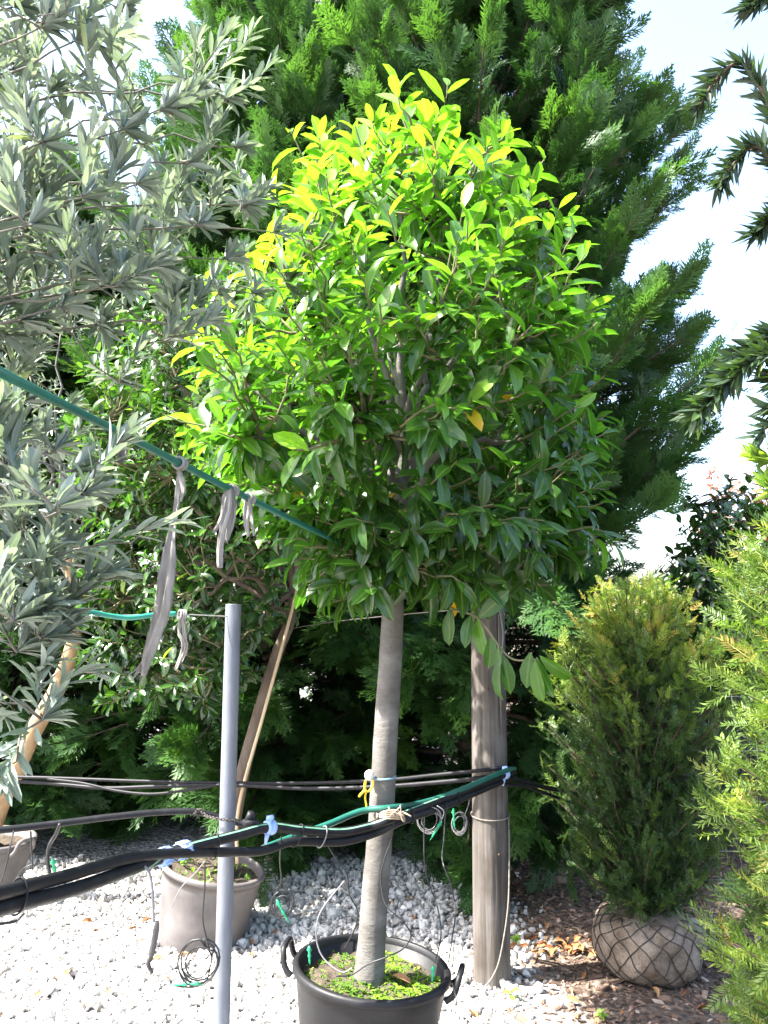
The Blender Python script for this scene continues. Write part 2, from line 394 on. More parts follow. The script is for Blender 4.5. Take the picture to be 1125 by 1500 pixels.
# ------------------------------------------------------------------ foliage placed as leaf parts + one mass
def lay_leaves(root, tmpls, pos, R, S, tone, m, n_parts=300, part='leaf', mass='foliage', bins=(.12, .3, .48, .66, .82, .97)):
    S = np.asarray(S, float)
    if S.ndim == 1: S = np.repeat(S[:, None], 3, 1)
    N = len(pos); var = rng.integers(0, len(tmpls), N)
    chosen = np.zeros(N, bool)
    if n_parts:
        mid = pos + R[:, :, 1] * S[:, 1:2] * .5
        pr = project(mid); tip = project(pos + R[:, :, 1] * S[:, 1:2]); b0 = project(pos)
        wpx = np.abs(np.einsum('ni,ni->n', R[:, :, 2], nrm(mid - np.array([0, 0, CAM_H])))) + .15
        size = np.hypot(tip[:, 0] - b0[:, 0], tip[:, 1] - b0[:, 1]) * wpx * F / pr[:, 2]
        inside = (pr[:, 2] > .2) & (pr[:, 0] > 0) & (pr[:, 0] < 1125) & (pr[:, 1] > 0) & (pr[:, 1] < 1500)
        cell = (pr[:, 0] // 14).astype(int) * 1000 + (pr[:, 1] // 14).astype(int)
        order = np.argsort(pr[:, 2]); seen = set(); front = []
        for i in order:
            if inside[i] and cell[i] not in seen: seen.add(cell[i]); front.append(i)
        front = np.array(front, int); front = front[np.argsort(-size[front])][:n_parts]
        chosen[front] = True
        cache = {}
        for i in front:
            bi = int(np.argmin(np.abs(np.array(bins) - tone[i]))); key = (var[i], bi)
            if key not in cache:
                tv, tf = tmpls[var[i]]
                me = mesh_from(part, tv, tf, True, np.full(len(tv), bins[bi]), rib_of(tv)); me.materials.append(m); cache[key] = me
            Mx = Matrix([[*(R[i][r] * S[i]), pos[i][r]] for r in range(3)] + [[0, 0, 0, 1]])
            link(part, cache[key], m, root, Mx)
    parts, tn, rb = [], [], []
    for v, (tv, tf) in enumerate(tmpls):
        k = (var == v) & ~chosen
        if k.any():
            V, Fc, kk = inst(tv, tf, R[k], pos[k], S[k]); parts.append((V, Fc)); tn.append(np.repeat(tone[k], kk)); rb.append(np.tile(rib_of(tv), int(k.sum())))
    if parts:
        V, Fc = merge(parts)
        tag(obj(mass, V, Fc, m, root, True, np.concatenate(tn), np.concatenate(rb)), kind='stuff')

def mass(root, tmpls, pos, R, S, tone, m, name='crown', part='spray', n_parts=240):
    """a crown of very many small sprays: those that show largest are parts, the rest one mass on a cloud of points"""
    S = np.asarray(S, float)
    if S.ndim == 1: S = np.repeat(S[:, None], 3, 1)
    mid = pos + R[:, :, 1] * S[:, 1:2] * .5; pr = project(mid); a_, b_ = project(pos), project(pos + R[:, :, 1] * S[:, 1:2])
    size = np.hypot(*(b_ - a_)[:, :2].T) * (np.abs(np.einsum('ni,ni->n', R[:, :, 2], nrm(mid - np.array([0, 0, CAM_H])))) + .15) * F / pr[:, 2]
    inside = (pr[:, 2] > .2) & (pr[:, 0] > 0) & (pr[:, 0] < 1125) & (pr[:, 1] > 0) & (pr[:, 1] < 1500)
    seen, front = set(), []
    for i in np.argsort(pr[:, 2]):
        c = (int(pr[i, 0] // 22), int(pr[i, 1] // 22))
        if inside[i] and c not in seen: seen.add(c); front.append(i)
    front = np.array(front); front = front[np.argsort(-size[front])][:n_parts]
    src, used, var = [], np.zeros(len(pos), bool), rng.integers(0, len(tmpls), len(pos)); used[front] = True
    var[front[:len(tmpls)]] = np.arange(len(tmpls)); mes = []
    for tv, tf in tmpls:
        me = mesh_from(part, tv, tf, True); me.materials.append(m); mes.append(me)
    for q, i in enumerate(front):
        o = link(part, mes[var[i]], m, root, Matrix([[*(R[i][r] * S[i]), pos[i][r]] for r in range(3)] + [[0, 0, 0, 1]])); o['tone'] = float(tone[i])
        if q < len(tmpls): src.append(o)
    k = ~used; pos, R, S, tone = pos[k], R[k], S[k], tone[k]; n = len(pos)
    me = bpy.data.meshes.new(name); me.vertices.add(n); me.vertices.foreach_set('co', pos.astype(np.float32).ravel())
    eul = np.stack([np.arctan2(R[:, 2, 1], R[:, 2, 2]), -np.arcsin(np.clip(R[:, 2, 0], -1, 1)), np.arctan2(R[:, 1, 0], R[:, 0, 0])], -1)
    for nm, ty, arr, key in (('turn', 'FLOAT_VECTOR', eul, 'vector'), ('size', 'FLOAT_VECTOR', S, 'vector'), ('tone', 'FLOAT', tone, 'value'), ('kind_index', 'INT', var[k], 'value')):
        a = me.attributes.new(nm, ty, 'POINT'); a.data.foreach_set(key, np.asarray(arr, np.int32 if ty == 'INT' else np.float32).ravel())
    me.update(); o = link(name, me, m, root); tag(o, kind='stuff')
    g = bpy.data.node_groups.new(name, 'GeometryNodeTree')
    g.interface.new_socket('Geometry', in_out='INPUT', socket_type='NodeSocketGeometry'); g.interface.new_socket('Geometry', in_out='OUTPUT', socket_type='NodeSocketGeometry')
    N = g.nodes; L = g.links; gi = N.new('NodeGroupInput'); go = N.new('NodeGroupOutput')
    def attr(nm, ty):
        x = N.new('GeometryNodeInputNamedAttribute'); x.data_type = ty; x.inputs['Name'].default_value = nm; return x.outputs['Attribute']
    join = N.new('GeometryNodeJoinGeometry')
    for q in range(len(src)):
        iop = N.new('GeometryNodeInstanceOnPoints'); oi = N.new('GeometryNodeObjectInfo'); oi.transform_space = 'ORIGINAL'; oi.inputs['Object'].default_value = src[q]; oi.inputs['As Instance'].default_value = True
        cmp_ = N.new('FunctionNodeCompare'); cmp_.data_type = 'INT'; cmp_.operation = 'EQUAL'
        L.new(attr('kind_index', 'INT'), [x for x in cmp_.inputs if x.enabled and x.type == 'INT'][0]); [x for x in cmp_.inputs if x.enabled and x.type == 'INT'][1].default_value = q
        er = N.new('FunctionNodeEulerToRotation'); L.new(attr('turn', 'FLOAT_VECTOR'), er.inputs[0])
        L.new(gi.outputs[0], iop.inputs['Points']); L.new(cmp_.outputs[0], iop.inputs['Selection']); L.new(oi.outputs['Geometry'], iop.inputs['Instance'])
        L.new(er.outputs[0], iop.inputs['Rotation']); L.new(attr('size', 'FLOAT_VECTOR'), iop.inputs['Scale']); L.new(iop.outputs[0], join.inputs[0])
    L.new(join.outputs[0], go.inputs[0])
    o.modifiers.new(name, 'NODES').node_group = g

def bez(A, C, B, k):
    t = np.linspace(0, 1, k)[None, :, None]
    return (1 - t) ** 2 * A[:, None] + 2 * t * (1 - t) * C[:, None] + t ** 2 * B[:, None]

def broadleaf(root, tips, dirs, limbs, tmpls, m, leaf, nleaf, mtwig, expo, droop, n_parts=300, seg=0.26, rtw=(.0055, .002), ang=(82, 34), spin=2.4, young=1.0, base_tone=(.08, .40), opposite=False, tone_mul=None):
    """shoots ending at tips, each joined back to the nearest limb, with leaves along its outer end"""
    LP = np.vstack(limbs); tips = np.asarray(tips); N = len(tips)
    D = np.linalg.norm(tips[:, None] - LP[None], axis=-1) + np.maximum(0, LP[None, :, 2] - tips[:, None, 2] + .10) * 1.2
    A = LP[np.argmin(D, 1)]
    ln = np.linalg.norm(tips - A, axis=1)
    dirs = nrm(dirs); Cc = tips - dirs * (ln * .5)[:, None]
    K = 7; L = bez(A, Cc, tips, K)
    L[:, 1:-1] += rng.normal(0, .008, (N, K - 2, 3))
    rr = np.linspace(rtw[0], rtw[1], K)[None] * rng.uniform(.8, 1.3, (N, 1))
    V, Q = tubes_fast(L, rr, 4)
    tag(obj('twigs', V, Q, mtwig, root), kind='stuff')
    pos, dd, uu, sc, tn = [], [], [], [], []
    for i in range(N):
        n = int(rng.integers(nleaf[0], nleaf[1] + 1)); span = min(.95, np.broadcast_to(seg, (N,))[i] * rng.uniform(.8, 1.3) / max(ln[i], .05))
        ph = rng.uniform(0, 6.28)
        for k in range(n):
            s = (k + .5) / n; kk = k
            if opposite: s = (k // 2 + .5) / (n / 2)
            t = 1 - span * (1 - s)
            p = (1 - t) ** 2 * A[i] + 2 * t * (1 - t) * Cc[i] + t * t * tips[i]
            T = nrm(2 * (1 - t) * (Cc[i] - A[i]) + 2 * t * (tips[i] - Cc[i]) + 1e-6)
            e1 = nrm(np.cross(T, [0.13, .2, 1.0])); e2 = np.cross(T, e1)
            phi = ph + (k * spin if not opposite else (k % 2) * math.pi + (k // 2) * 1.57 + rng.normal(0, .3))
            sd = math.cos(phi) * e1 + math.sin(phi) * e2
            a = rad(ang[0] + (ang[1] - ang[0]) * s ** 1.3 + rng.normal(0, 9))
            d = T * math.cos(a) + sd * math.sin(a); d[2] -= droop[i] * rng.uniform(.5, 1.2) * (1.1 - .55 * s); d = nrm(d)
            u = T * .8 + np.array([0, 0, .75]) + rng.normal(0, .28, 3)
            pos.append(p); dd.append(d); uu.append(u)
            z = leaf * rng.uniform(.74, 1.18) * (1 - .38 * max(0, s - .72) / .28); sc.append((z * rng.uniform(.85, 1.12), z, z))
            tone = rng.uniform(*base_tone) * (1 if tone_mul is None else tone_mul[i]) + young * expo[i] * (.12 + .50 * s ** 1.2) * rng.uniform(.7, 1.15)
            tone = min(tone, .85)
            if rng.random() < .006: tone = 1.0
            tn.append(tone)
    pos = np.array(pos); R = orient(np.array(dd), np.array(uu))
    lay_leaves(root, tmpls, pos, R, np.array(sc), np.array(tn), m, n_parts)

def limb_curve(a, b, bend, n=10, lift=0.0, wob=.012):
    a, b = np.asarray(a, float), np.asarray(b, float)
    c = (a + b) / 2 + np.asarray(bend, float); t = np.linspace(0, 1, n)[:, None]
    p = (1 - t) ** 2 * a + 2 * t * (1 - t) * c + t * t * b
    p[1:-1] += rng.normal(0, wob, (n - 2, 3)); return p

# ------------------------------------------------------------------ the ground
def hgt(x, y):
    return 0.012 * np.sin(x * 1.7 + 1.1) * np.cos(y * 1.3) + 0.008 * np.sin(x * 4.1 + y * 3.3)
gx = np.concatenate([[-400, -120, -40, -15, -8], np.arange(-5, 5.01, .1), [8, 15, 40, 120, 400]])
gy = np.concatenate([[-400, -120, -40, -15, -5, -2], np.arange(0, 8.01, .1), [10, 15, 40, 120, 500]])
X, Y = np.meshgrid(gx, gy, indexing='ij'); Z = hgt(X, Y) * (np.abs(X) < 9) * (np.abs(Y) < 12)
nx, ny = len(gx), len(gy)
i, j = np.meshgrid(np.arange(nx - 1), np.arange(ny - 1), indexing='ij'); b = (i * ny + j).ravel()
tag(obj('ground', np.stack([X, Y, Z], -1).reshape(-1, 3), np.stack([b, b + ny, b + ny + 1, b + 1], -1), M['ground']), kind='structure')

# loose limestone chips on the left, bark chips on the right
def edge_x(y): return 0.62 + 0.10 * np.sin(y * 5.0) + 0.06 * np.sin(y * 13.0)
ph = (1 + 5 ** .5) / 2
ICO = np.array([(-1, ph, 0), (1, ph, 0), (-1, -ph, 0), (1, -ph, 0), (0, -1, ph), (0, 1, ph), (0, -1, -ph), (0, 1, -ph), (ph, 0, -1), (ph, 0, 1), (-ph, 0, -1), (-ph, 0, 1)]) / math.sqrt(1 + ph * ph)
ICF = np.array([(0, 11, 5), (0, 5, 1), (0, 1, 7), (0, 7, 10), (0, 10, 11), (1, 5, 9), (5, 11, 4), (11, 10, 2), (10, 7, 6), (7, 1, 8), (3, 9, 4), (3, 4, 2), (3, 2, 6), (3, 6, 8), (3, 8, 9), (4, 9, 5), (2, 4, 11), (6, 2, 10), (8, 6, 7), (9, 8, 1)], np.int32)
def rand_rot(n):
    q = nrm(rng.normal(size=(n, 4))); w, x, y, z = q.T
    return np.stack([np.stack([1 - 2 * (y * y + z * z), 2 * (x * y - z * w), 2 * (x * z + y * w)], -1), np.stack([2 * (x * y + z * w), 1 - 2 * (x * x + z * z), 2 * (y * z - x * w)], -1), np.stack([2 * (x * z - y * w), 2 * (y * z + x * w), 1 - 2 * (x * x + y * y)], -1)], 1)
def stones():
    n = 30000
    y = 2.3 + 3.0 * rng.random(n) ** 1.05; half = y * .58 + .25
    x = -half + rng.random(n) * (half + .95)
    k = x < edge_x(y) + rng.normal(0, .09, n) ** 1; x, y = x[k], y[k]; n = len(x)
    s = .0105 * np.exp(rng.normal(0, .38, n)); s = np.clip(s, .005, .030)
    S = s[:, None] * np.stack([rng.uniform(.9, 1.6, n), rng.uniform(.7, 1.2, n), rng.uniform(.45, .85, n)], -1)
    tmp = ICO * rng.uniform(.78, 1.2, (12, 1))
    pos = np.stack([x, y, hgt(x, y) + s * rng.uniform(.1, .9, n)], -1)
    V, Fc, kk = inst(tmp, ICF, rand_rot(n), pos, S)
    tone = np.clip(rng.normal(.62, .20, n), 0.02, 1)
    tag(obj('gravel', V, Fc, M['stone'], None, False, np.repeat(tone, kk)), 'pale grey limestone gravel covering the ground round the pots', 'gravel', kind='stuff')
stones()
def chips():
    n = 15000
    y = 2.2 + 3.6 * rng.random(n); x = .25 + 2.9 * rng.random(n)
    k = x > edge_x(y) + rng.normal(0, .13, n); x, y = x[k], y[k]; n = len(x)
    tv = np.array([(-.5, -.5, 0), (.5, -.42, .05), (.45, .5, 0), (-.4, .42, .08), (-.35, -.3, .5), (.4, -.35, .42), (.3, .4, .5), (-.3, .3, .45)])
    tf = np.array([(0, 1, 5), (0, 5, 4), (1, 2, 6), (1, 6, 5), (2, 3, 7), (2, 7, 6), (3, 0, 4), (3, 4, 7), (4, 5, 6), (4, 6, 7)], np.int32)
    s = .012 * np.exp(rng.normal(0, .45, n)); az = rng.uniform(0, 6.28, n)
    d = np.stack([np.cos(az), np.sin(az), rng.normal(0, .25, n)], -1); u = np.stack([rng.normal(0, .35, n), rng.normal(0, .35, n), np.ones(n)], -1)
    S = np.stack([s * rng.uniform(.5, 1.1, n), s * rng.uniform(1, 2.6, n), s * rng.uniform(.3, .8, n)], -1)
    pos = np.stack([x, y, hgt(x, y) + .002], -1)
    V, Fc, kk = inst(tv, tf, orient(d, u), pos, S)
    tag(obj('bark_mulch', V, Fc, M['chip'], None, False, np.repeat(np.clip(rng.normal(.5, .24, n), 0, 1), kk)), 'brown bark mulch on the ground around the balled yew', 'mulch', kind='stuff')
chips()
def litter():
    n = 330
    y = 2.35 + 2.2 * rng.random(n); x = -1.75 + rng.random(n) * 3.3
    k = (rng.random(n) < .45) | (x < -.9) & (y < 3.0) | (x > .6); x, y = x[k], y[k]
    cx = np.concatenate([x, P(830, 1385, 4.0)[0] + rng.normal(0, .13, 60)]); cy = np.concatenate([y, 3.95 + rng.normal(0, .05, 60)]); n = len(cx)
    az = rng.uniform(0, 6.28, n); d = np.stack([np.cos(az), np.sin(az), rng.normal(0.1, .2, n)], -1)
    u = np.stack([rng.normal(0, .4, n), rng.normal(0, .4, n), np.ones(n)], -1)
    s = rng.uniform(.025, .07, n)
    V, Fc, kk = inst(*leaf_tmpl(.42, .5, .3, .5), orient(d, u), np.stack([cx, cy, hgt(cx, cy) + .020], -1), s)
    tag(obj('leaf_litter', V, Fc, M['dryleaf'], None, True, np.repeat(rng.random(n), kk)), 'scattered dry brown leaves lying on the gravel and mulch', 'leaf litter', kind='stuff')
litter()

# ------------------------------------------------------------------ pots
def pot(name, label, loc, r_top, r_bot, h, tilt, m, handles=False, wall=.008, rim=.012, soil=.06, rz=0.0):
    root = thing(name, label, 'plant pot', loc)
    root.matrix_basis = Matrix.Translation(Vector(loc)) @ Matrix.Rotation(tilt[1], 4, 'Y') @ Matrix.Rotation(tilt[0], 4, 'X')
    MB = root.matrix_basis
    def local(nm, V, Fc, mt, par=root, smooth=True):
        Vw = np.array([tuple(MB @ Vector(v)) for v in V]); return obj(nm, Vw, Fc, mt, par, smooth)
    prof = [(0, 0), (r_bot * .96, 0), (r_bot, .01)]
    for t in np.linspace(.05, .93, 10): prof.append((r_bot + (r_top - r_bot) * t + .002 * math.sin(t * 9), .01 + (h - .01) * t))
    prof += [(r_top - .001, h - .028)]
    ri = r_top - wall
    inner = [(ri, h - .004), (ri - (r_top - r_bot) * .5, h * .5), (r_bot - wall, .012), (0, .012)]
    V, Q = lathe(prof + [(r_top - .001, h - .004)] + inner, 64)
    local('body', V, Q, m)
    V, Q = lathe([(ri - .001, h - .022), (r_top + rim * .55, h - .024), (r_top + rim, h - .019), (r_top + rim * 1.05, h - .006), (r_top + rim * .7, h + .001), (r_top - wall * .4, h + .004), (ri - .002, h + .001), (ri - .002, h - .022)], 64)
    local('rim', V, Q, m)
    n = 22; th = np.linspace(0, 2 * math.pi, 48, endpoint=False); rs = np.linspace(0, 1, 10)
    rr = r_top - wall - (r_top - r_bot) * soil / h - .001
    Vs = []
    for a in rs:
        for t in th:
            x, y = rr * a * math.cos(t), rr * a * math.sin(t)
            Vs.append((x, y, h - soil + .010 * math.sin(x * 31 + 1) * math.cos(y * 27) + .008 * math.sin(x * 60 + y * 50) + .015 * (1 - a)))
    ii = np.arange(9)[:, None] * 48; jj = np.arange(48)[None]; kk = (jj + 1) % 48
    local('soil', np.array(Vs), np.stack([ii + jj, ii + kk, ii + 48 + kk, ii + 48 + jj], -1).reshape(-1, 4), M['soil'])
    if handles:
        for a in handles:
            c, s = math.cos(a), math.sin(a); o = np.array([c, s, 0]); tt = np.array([-s, c, 0]); r0 = r_top + rim * .8
            pts = [o * (r0 - .004) - tt * .065 + np.array([0, 0, h - .045]), o * (r0 + .022) - tt * .06 + np.array([0, 0, h - .02]), o * (r0 + .034) - tt * .045 + np.array([0, 0, h + .026]),
                   o * (r0 + .036) + np.array([0, 0, h + .034]), o * (r0 + .034) + tt * .045 + np.array([0, 0, h + .026]), o * (r0 + .022) + tt * .06 + np.array([0, 0, h - .02]), o * (r0 - .004) + tt * .065 + np.array([0, 0, h - .045])]
            V, fs = tube(spline(pts, 6), .0105, 8); local('handle', V, fs, m)
    return root, local

pc = P(545, 1415, 2.85)                         # centre of the black pot's rim
pot_h = .42
tilt = rad(4.5)
pot_base = (pc[0] - math.sin(tilt) * pot_h, pc[1], pc[2] - math.cos(tilt) * pot_h)
black_pot, bp_local = pot('plant_pot', 'large black plastic pot with handles holding the tall laurel, moss on its soil', pot_base, .258, .205, pot_h, (rad(-1), tilt), M['black_plastic'], handles=(rad(172), rad(-12)), soil=.052)
def moss():
    n = 4200; th = rng.uniform(0, 6.28, n); r = .235 * np.sqrt(rng.random(n)); x, y = r * np.cos(th), r * np.sin(th)
    f = np.sin(x * 19 + 1.2) + np.sin(y * 23 + x * 11) + .9 * (y < .02) - .6 * (np.abs(x + .03) < .06) * (y > .03)
    k = f + .9 * (x > .02) + rng.normal(0, .5, n) > -.15; x, y = x[k], y[k]; n = len(x)
    lz = pot_h - .052 + .010 * np.sin(x * 31 + 1) * np.cos(y * 27) + .008 * np.sin(x * 60 + y * 50) + .015 * (1 - np.hypot(x, y) / .24)
    pos = np.array([tuple(black_pot.matrix_basis @ Vector(p)) for p in zip(x, y, lz)])
    az = rng.uniform(0, 6.28, n); d = np.stack([np.cos(az), np.sin(az), rng.uniform(.2, 1.2, n)], -1)
    u = np.stack([rng.normal(0, .3, n), rng.normal(0, .3, n), np.ones(n)], -1)
    V, Fc, kk = inst(*leaf_tmpl(.6, .2, .3, .5, (.2, .6)), orient(d, u), pos, rng.uniform(.006, .017, n))
    tag(obj('moss', V, Fc, M['moss'], black_pot, True, np.repeat(np.clip(rng.normal(.5, .25, n) + .25 * np.sin(x * 14), 0, 1), kk)), 'bright green moss and tiny weeds', kind='stuff')
    p0 = black_pot.matrix_basis @ Vector((.07, -.02, pot_h - .02))
    V, Fc, kk = inst(*leaf_tmpl(.4, .3, .4), orient(np.array([[1, -.1, -.05]]), np.array([[0, -.3, 1]])), np.array([tuple(p0)]), np.array([.075]))
    obj('fallen_leaf', V, Fc, M['dryleaf'], black_pot, True, np.full(kk, .7))
moss()

rc = P(314, 1268, 4.1); rp_t = rad(10)
rear_h = .37
rear_base = (rc[0] - math.sin(rp_t) * rear_h, rc[1], rc[2] - math.cos(rp_t) * rear_h)
rear_pot, rp_local = pot('plant_pot', 'dusty grey plastic pot standing tilted on the gravel behind the steel pole', rear_base, .245, .205, rear_h, (0, rp_t), M['grey_plastic'], soil=.035)
oc = P(-12, 1226, 4.6)
ol_t = rad(4)
ol_h = .36
ol_base = (oc[0] - math.sin(ol_t) * ol_h, oc[1], oc[2] - math.cos(ol_t) * ol_h)
olive_pot, op_local = pot('plant_pot', 'grey plastic pot of the leaning olive at the left edge', ol_base, .225, .165, ol_h, (0, ol_t), M['grey_plastic'], handles=(rad(-25), rad(155)), soil=.05)
def pot_weeds(rt, h, rr, n, label):
    th = rng.uniform(0, 6.28, n); r = rr * np.sqrt(rng.random(n))
    pos = np.array([tuple(rt.matrix_basis @ Vector((a * math.cos(t), a * math.sin(t), h - .028))) for a, t in zip(r, th)])
    d = np.stack([rng.normal(0, .6, n), rng.normal(0, .6, n), np.ones(n)], -1); u = np.stack([rng.normal(0, 1, n), rng.normal(0, 1, n), np.ones(n) * .3], -1)
    V, Fc, kk = inst(*leaf_tmpl(.5, .2, .3, .5, (.25, .6)), orient(d, u), pos, rng.uniform(.015, .045, n))
    tag(obj('weeds', V, Fc, M['weed'], rt, True, np.repeat(rng.random(n), kk)), label, kind='stuff')
pot_weeds(rear_pot, rear_h, .2, 80, 'small green weeds on the soil')

# ------------------------------------------------------------------ the tall potted laurel in the middle
YT = 2.85
t0, t1 = np.array([pc[0] - .012, YT, pc[2] - .07]), P(576, 842, YT)
laurel = thing('laurel_tree', 'tall cherry laurel with bright yellow-green top growing in the black pot', 'tree', t0)
tr_pts = spline([t0, P(548, 1330, YT), P(558, 1200, YT), P(566, 1060, YT), P(574, 930, YT), t1, P(583, 760, YT), P(592, 640, YT + .02)], 5)
tr_r = np.interp(np.linspace(0, 1, len(tr_pts)), [0, .03, .08, .5, .7, .8, 1], [.062, .052, .047, .041, .038, .030, .018])
V, fs = tube(tr_pts, tr_r, 20)
obj('trunk', V + rng.normal(0, .0006, V.shape), fs, M['bark_grey'], laurel)
# outline of the crown, read as (photo row, left, right)
tab = [(178, 560, 700), (205, 470, 760), (250, 425, 785), (310, 410, 815), (380, 350, 860), (470, 275, 885), (560, 240, 885), (650, 245, 880), (720, 330, 890), (790, 385, 885), (840, 390, 870), (878, 440, 820)]
env = np.array([[P(600, r, YT)[2], (P(a, r, YT)[0] + P(b_, r, YT)[0]) / 2, (P(b_, r, YT)[0] - P(a, r, YT)[0]) / 2] for r, a, b_ in tab])[::-1]
def crown_tips(env, cy, n, ry=.95, inner=.35, power=.5):
    zz = np.linspace(env[0, 0], env[-1, 0], 200); w = np.interp(zz, env[:, 0], env[:, 2]) ** 1.5; w /= w.sum()
    z = rng.choice(zz, n, p=w) + rng.normal(0, .01, n); cx = np.interp(z, env[:, 0], env[:, 1]); r = np.interp(z, env[:, 0], env[:, 2])
    th = rng.uniform(0, 2 * math.pi, n); rho = inner + (1 - inner) * rng.random(n) ** power
    return np.stack([cx + r * rho * np.cos(th), cy + r * ry * rho * np.sin(th), z], -1), th, rho
def make_laurel():
    limbs = []
    top = tr_pts[-1]; fork = t1 + np.array([.01, 0, .10])
    goals = [P(590, 260, YT), P(700, 230, YT - .1), P(480, 270, YT + .1), P(760, 370, YT + .15), P(430, 420, YT - .25), P(800, 480, YT - .2), P(360, 560, YT + .1), P(820, 640, YT + .15), P(380, 640, YT - .35), P(700, 560, YT - .5), P(560, 480, YT + .5), P(660, 420, YT + .4), P(540, 620, YT - .55), P(790, 760, YT - .1), P(450, 760, YT + .05), P(680, 330, YT - .35)]
    for g in goals:
        k = rng.random(); a = tr_pts[-1 - int(rng.integers(0, 9))] if g[2] < 2.6 else tr_pts[-1 - int(rng.integers(0, 4))]
        h = g - a; c = limb_curve(a, g, (-h[0] * .12, -h[1] * .12, .10 * abs(h[0]) - .02), 12)
        V, fs = tube(c, np.linspace(.0165, .006, 12), 7); obj('limb', V, fs, M['bark_grey'], laurel); limbs.append(c)
        for q in range(2):
            s = c[rng.integers(4, 9)]; e = s + nrm(h * np.array([1, 1, .4]) + rng.normal(0, .5, 3)) * rng.uniform(.2, .38)
            c2 = limb_curve(s, e, (0, 0, -.03), 8, wob=.006); V, fs = tube(c2, np.linspace(.008, .004, 8), 6); obj('limb', V, fs, M['bark_grey'], laurel); limbs.append(c2)
    tips, th, rho = crown_tips(env, YT, 400, 1.0, .30)
    t2, th2, rho2 = crown_tips(env[:5], YT, 110, 1.0, .3); tips = np.vstack([tips, t2]); rho = np.concatenate([rho, rho2])
    extra = [P(x, y + 34, YT + d) for x, y, d in [(588, 118, 0), (632, 150, .1), (742, 155, -.1), (745, 175, .15), (690, 190, 0), (425, 155, 0), (470, 160, .1), (515, 165, -.1), (560, 175, .2), (660, 165, .2), (800, 195, .1), (832, 285, 0), (395, 245, 0), (405, 300, .05), (870, 405, 0), (812, 360, -.15), (850, 560, -.2), (690, 550, -.6), (465, 560, -.6), (430, 625, -.7), (905, 765, 0), (840, 780, -.1), (870, 600, .1)]]
    tips = np.vstack([tips, extra]); ne = len(extra)
    hz = (tips[:, 2] - env[0, 0]) / (env[-1, 0] - env[0, 0])
    cx = np.interp(tips[:, 2], env[:, 0], env[:, 1]); out = np.stack([tips[:, 0] - cx, tips[:, 1] - YT, np.zeros(len(tips))], -1)
    out = nrm(out + rng.normal(0, .05, out.shape))
    dirs = out * (.95 - .6 * hz[:, None]) + np.array([0, 0, 1]) * (-.25 + 1.5 * hz[:, None])
    rho = np.concatenate([rho, np.ones(ne)])
    left = np.clip(.5 - .5 * (tips[:, 0] - cx) / .8, 0, 1)  # sun side put into leaf tone: shoots lighter towards the left
    expo = np.clip(hz * 1.30 + .06 + .35 * (rho - .6), 0, 1) * (.45 + .55 * left)  # young growth towards the top, with sunlit brightness added into the same tone
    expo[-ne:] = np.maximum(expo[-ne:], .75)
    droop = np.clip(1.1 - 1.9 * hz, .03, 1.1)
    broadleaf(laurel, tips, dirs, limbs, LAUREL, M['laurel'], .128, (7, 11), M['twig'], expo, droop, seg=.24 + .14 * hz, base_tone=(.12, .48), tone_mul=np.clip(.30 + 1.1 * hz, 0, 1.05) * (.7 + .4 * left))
    # the low twig that hangs beside the post
    c = spline([P(600, 800, 2.75), P(625, 850, 2.7), P(660, 890, 2.65), P(700, 905, 2.6), P(745, 962, 2.55), P(785, 966, 2.5)], 6)
    V, fs = tube(c, np.linspace(.006, .003, len(c)), 6); obj('limb', V, fs, M['twig'], laurel)
    low = [(P(700, 905, 2.6), (.1, 0, -1)), (P(720, 930, 2.58), (-.1, -.1, -1)), (P(738, 960, 2.55), (.12, -.1, -1)), (P(786, 962, 2.5), (.25, -.1, -.9)), (P(790, 960, 2.5), (.75, -.1, -.6)), (P(784, 966, 2.5), (.05, -.2, -1)), (P(778, 955, 2.5), (-.05, .1, -.3)), (P(730, 945, 2.56), (0, -.2, -1)), (P(690, 900, 2.6), (-.3, -.2, -1)), (P(660, 890, 2.65), (-.1, -.2, -1)), (P(735, 962, 2.54), (-.25, -.1, -1)), (P(700, 906, 2.6), (.6, -.2, .5)), (P(690, 900, 2.6), (.5, .1, .9))]
    pos = np.array([a for a, _ in low]); d = np.array([b_ for _, b_ in low]); u = rng.normal(0, .4, d.shape) + np.array([-.3, -.9, .3])
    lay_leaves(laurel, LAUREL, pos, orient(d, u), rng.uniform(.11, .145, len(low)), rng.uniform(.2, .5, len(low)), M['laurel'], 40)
make_laurel()

